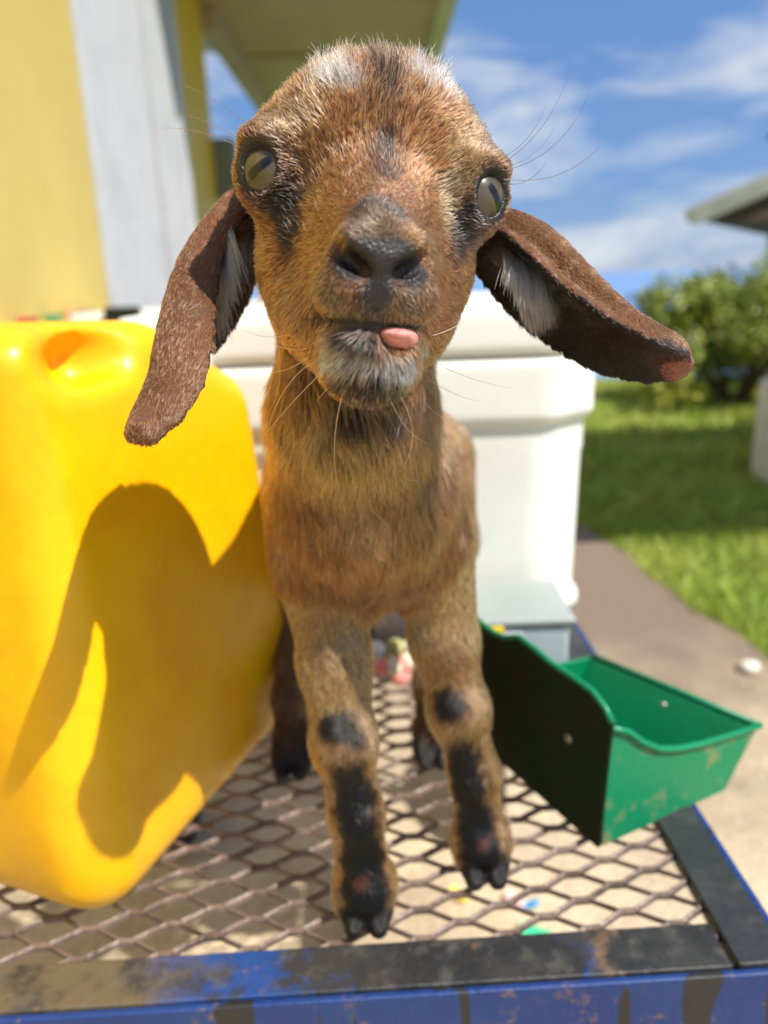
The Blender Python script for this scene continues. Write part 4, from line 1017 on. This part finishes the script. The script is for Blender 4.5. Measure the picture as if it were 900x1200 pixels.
muzz = np.clip((Lh[:, 1] - 34) / 16, 0, 1) * hd * (Lh[:, 2] > -45); length *= 1 - .55 * muzz
chin = hd * (Lh[:, 2] < -46) * (Lh[:, 1] > 30); length = np.where(chin, 4.6, length)
tuft = np.zeros(nh)
for (px, py) in ((390, 88), (408, 94), (500, 92), (484, 90), (453, 88), (518, 100), (372, 80), (540, 104)):      # poll tufts
    q = hit(px, py)
    if q is not None: tuft = np.maximum(tuft, np.exp(-(np.linalg.norm(Pr - q, axis=1) / .008) ** 2) * hd)
length += 5.5 * tuft * (.4 + .9 * rng.random(nh)); lift = lift + .15 * tuft
for s in (-1, 1):
    ew = np.exp(-(np.linalg.norm(Pr - EYE[s] - GAZE[s] * .012, axis=1) / .013) ** 2); length *= 1 - .72 * ew; lift = lift * (1 - .5 * ew)
inL = (Lr == EARL) & ((Nr @ vL) < -.1); inR = (Lr == EARR) & ((Nr @ vR) < .05)
for q in ((612, 295), (618, 318), (628, 340)):
    w = np.exp(-(np.linalg.norm(Pr - at(*q, .306), axis=1) / .0085) ** 2) * inR; length += 10 * w; lift = lift + .2 * w
    tang = unit(tang * (1 - w[:, None]) + w[:, None] * np.array([.3, -.2, -1.0]))
for q in ((264, 272), (260, 300), (258, 330), (252, 360), (272, 290)):
    w = np.exp(-(np.linalg.norm(Pr - at(*q, .316), axis=1) / .009) ** 2) * (Lr == EARI) * (Nr @ vI < 0); length += 5 * w; lift = lift + .12 * w
hoofd = np.minimum.reduce([np.linalg.norm(Pr - h_, axis=1) for h_ in (hoofL, hoofR, hindL, hindR)])
length = np.where((hoofd < .03) & (Lr == LEG), 6.5, length)
nb = np.clip(bareness(Pr), 0, 1); length *= 1 - .6 * nb
length = length * (.65 + .6 * rng.random(nh)) * MMU
lift = np.clip(lift * (.6 + .8 * rng.random(nh)), .08, .9)
d0 = unit(tang * np.sqrt(1 - lift ** 2)[:, None] + Nr * lift[:, None])
K = 5; tt = np.linspace(0, 1, K)
sag = np.where(Lr == HEAD, .18, .3)[:, None]
PTS = np.stack([Pr - Nr * .0002 + length[:, None] * (t * d0 + sag * t * t * (tang - d0) + np.array([0, 0, -1.0]) * .06 * t * t) for t in tt], 1)
rb = np.select([hd, (Lr == EARL) | (Lr == EARR) | (Lr == EARI) | (Lr == EARM), Lr == LEG], [.000125, .00012, .00014], .00017)
RAD = rb[:, None] * (.7 + .6 * rng.random(nh))[:, None] * np.array([1, 1, .9, .65, .22])[None]
HC = coat(Pr, Nr, Lr)
dk = rng.random(nh); fore = np.clip((Lh[:, 2] + 5) / 20, 0, 1) * hd * np.exp(-(Lh[:, 0] / 26) ** 2)
tick = (dk < .16 + .18 * fore) ; lightt = (dk > 1 - (.12 + .20 * fore) * (hd | (Lr == NECK)))
HC = HC * (.5 + .95 * rng.random(nh))[:, None]
HC[tick] *= .3; HC[lightt] = HC[lightt] * .5 + CREAM * .5
HC = np.clip(HC ** 1.14 * .82 * np.array([1.0, .95, 1.04]), .003, .9)
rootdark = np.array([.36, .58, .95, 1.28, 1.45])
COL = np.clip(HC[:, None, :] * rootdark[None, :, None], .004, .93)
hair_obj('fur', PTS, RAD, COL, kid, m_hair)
print('hairs', nh, 'body verts', len(GV))

TP, TC = [], []
def tuft_line(r0, r1, t0, t1, n, c, dr, dt):
    for i in range(n):
        u = rng.random(); a = np.array(r0) * (1 - u) + np.array(r1) * u + rng.normal(0, 2.0, 2); b = np.array(t0) * (1 - u) + np.array(t1) * u + rng.normal(0, 5, 2)
        f = rng.uniform(.5, 1.05); b = a + (b - a) * f
        p0, p1 = at(*a, dr + rng.normal(0, .0012)), at(*b, dt + rng.normal(0, .002)); m = (p0 + p1) / 2 + np.array([0, -.0015, .002])
        TP.append([(1 - t) ** 2 * p0 + 2 * t * (1 - t) * m + t * t * p1 for t in tt]); TC.append(c * rng.uniform(.55, 1.05))
tuft_line((590, 292), (634, 318), (592, 336), (644, 378), 520, lin(226, 222, 216), .2975, .2925)
tuft_line((600, 330), (640, 352), (606, 360), (650, 392), 160, lin(200, 190, 178), .298, .294)
tuft_line((268, 258), (250, 335), (282, 322), (262, 402), 520, lin(222, 202, 170), .304, .2965)
tuft_line((256, 300), (250, 360), (262, 360), (250, 425), 140, lin(196, 170, 138), .302, .295)
TP = np.array(TP); TC = np.clip(np.array(TC), .003, .85)[:, None, :].repeat(K, 1)
hair_obj('ear_tuft', TP, np.full(TP.shape[:2], .00014) * np.array([1, 1, .9, .65, .25])[None], TC, kid, m_hair)
# ---- whiskers: long single hairs on brows, lips and chin
WP, WC = [], []
def whisk(p0, p1, bend, c):
    a = np.array(p0); b = np.array(p1); mid = (a + b) / 2 + np.array(bend) * MMU
    WP.append([(1 - t) ** 2 * a + 2 * t * (1 - t) * mid + t * t * b for t in np.linspace(0, 1, 9)]); WC.append(c)
def wpx(x0, y0, x1, y1, bend, c, d1=.27):
    q = hit(x0, y0)
    if q is not None: whisk(q, at(x1, y1, d1), bend, c)
PALE = lin(206, 184, 150)
for a in ((590, 190, 668, 84, (4, 0, -6)), (590, 195, 650, 150, (2, 0, -5)), (591, 200, 690, 110, (6, 0, -8)), (588, 185, 640, 122, (3, 0, -4)), (590, 210, 702, 172, (4, 0, -8)), (588, 175, 625, 118, (2, 0, -3)), (590, 215, 640, 190, (2, 0, -5))):
    wpx(*a, lin(30, 26, 28))
for a in ((292, 170, 205, 132, (0, 0, 3)), (292, 178, 190, 150, (0, 0, 4)), (294, 150, 215, 100, (0, 0, 3)), (300, 130, 240, 55, (-2, 0, 2))): wpx(*a, lin(70, 56, 46))
for a in ((385, 430, 300, 522, (4, 0, 6)), (375, 420, 315, 500, (-3, 0, 6)), (405, 450, 398, 578, (-5, 0, 0)), (450, 450, 502, 520, (-2, 0, -6)), (462, 455, 468, 555, (10, 0, 0)), (495, 440, 560, 470, (3, 0, -4)),
          (500, 420, 600, 455, (0, 0, -3)), (505, 430, 570, 500, (8, 0, -4)), (370, 405, 315, 400, (0, 0, -4)), (365, 415, 300, 435, (0, 0, -5)), (345, 390, 280, 385, (0, 0, -4)), (500, 395, 560, 360, (4, 0, -2)), (400, 440, 372, 470, (-4, 0, -3)), (440, 445, 420, 470, (6, 0, -2)), (480, 450, 520, 490, (2, 0, -5))):
    wpx(*a, PALE, .26)
WP = np.array(WP); WC = np.array(WC)[:, None, :].repeat(9, 1)
WR = np.full(WP.shape[:2], .00013) * np.linspace(1, .3, 9)[None]
hair_obj('whiskers', WP, WR, WC, kid, m_hair)
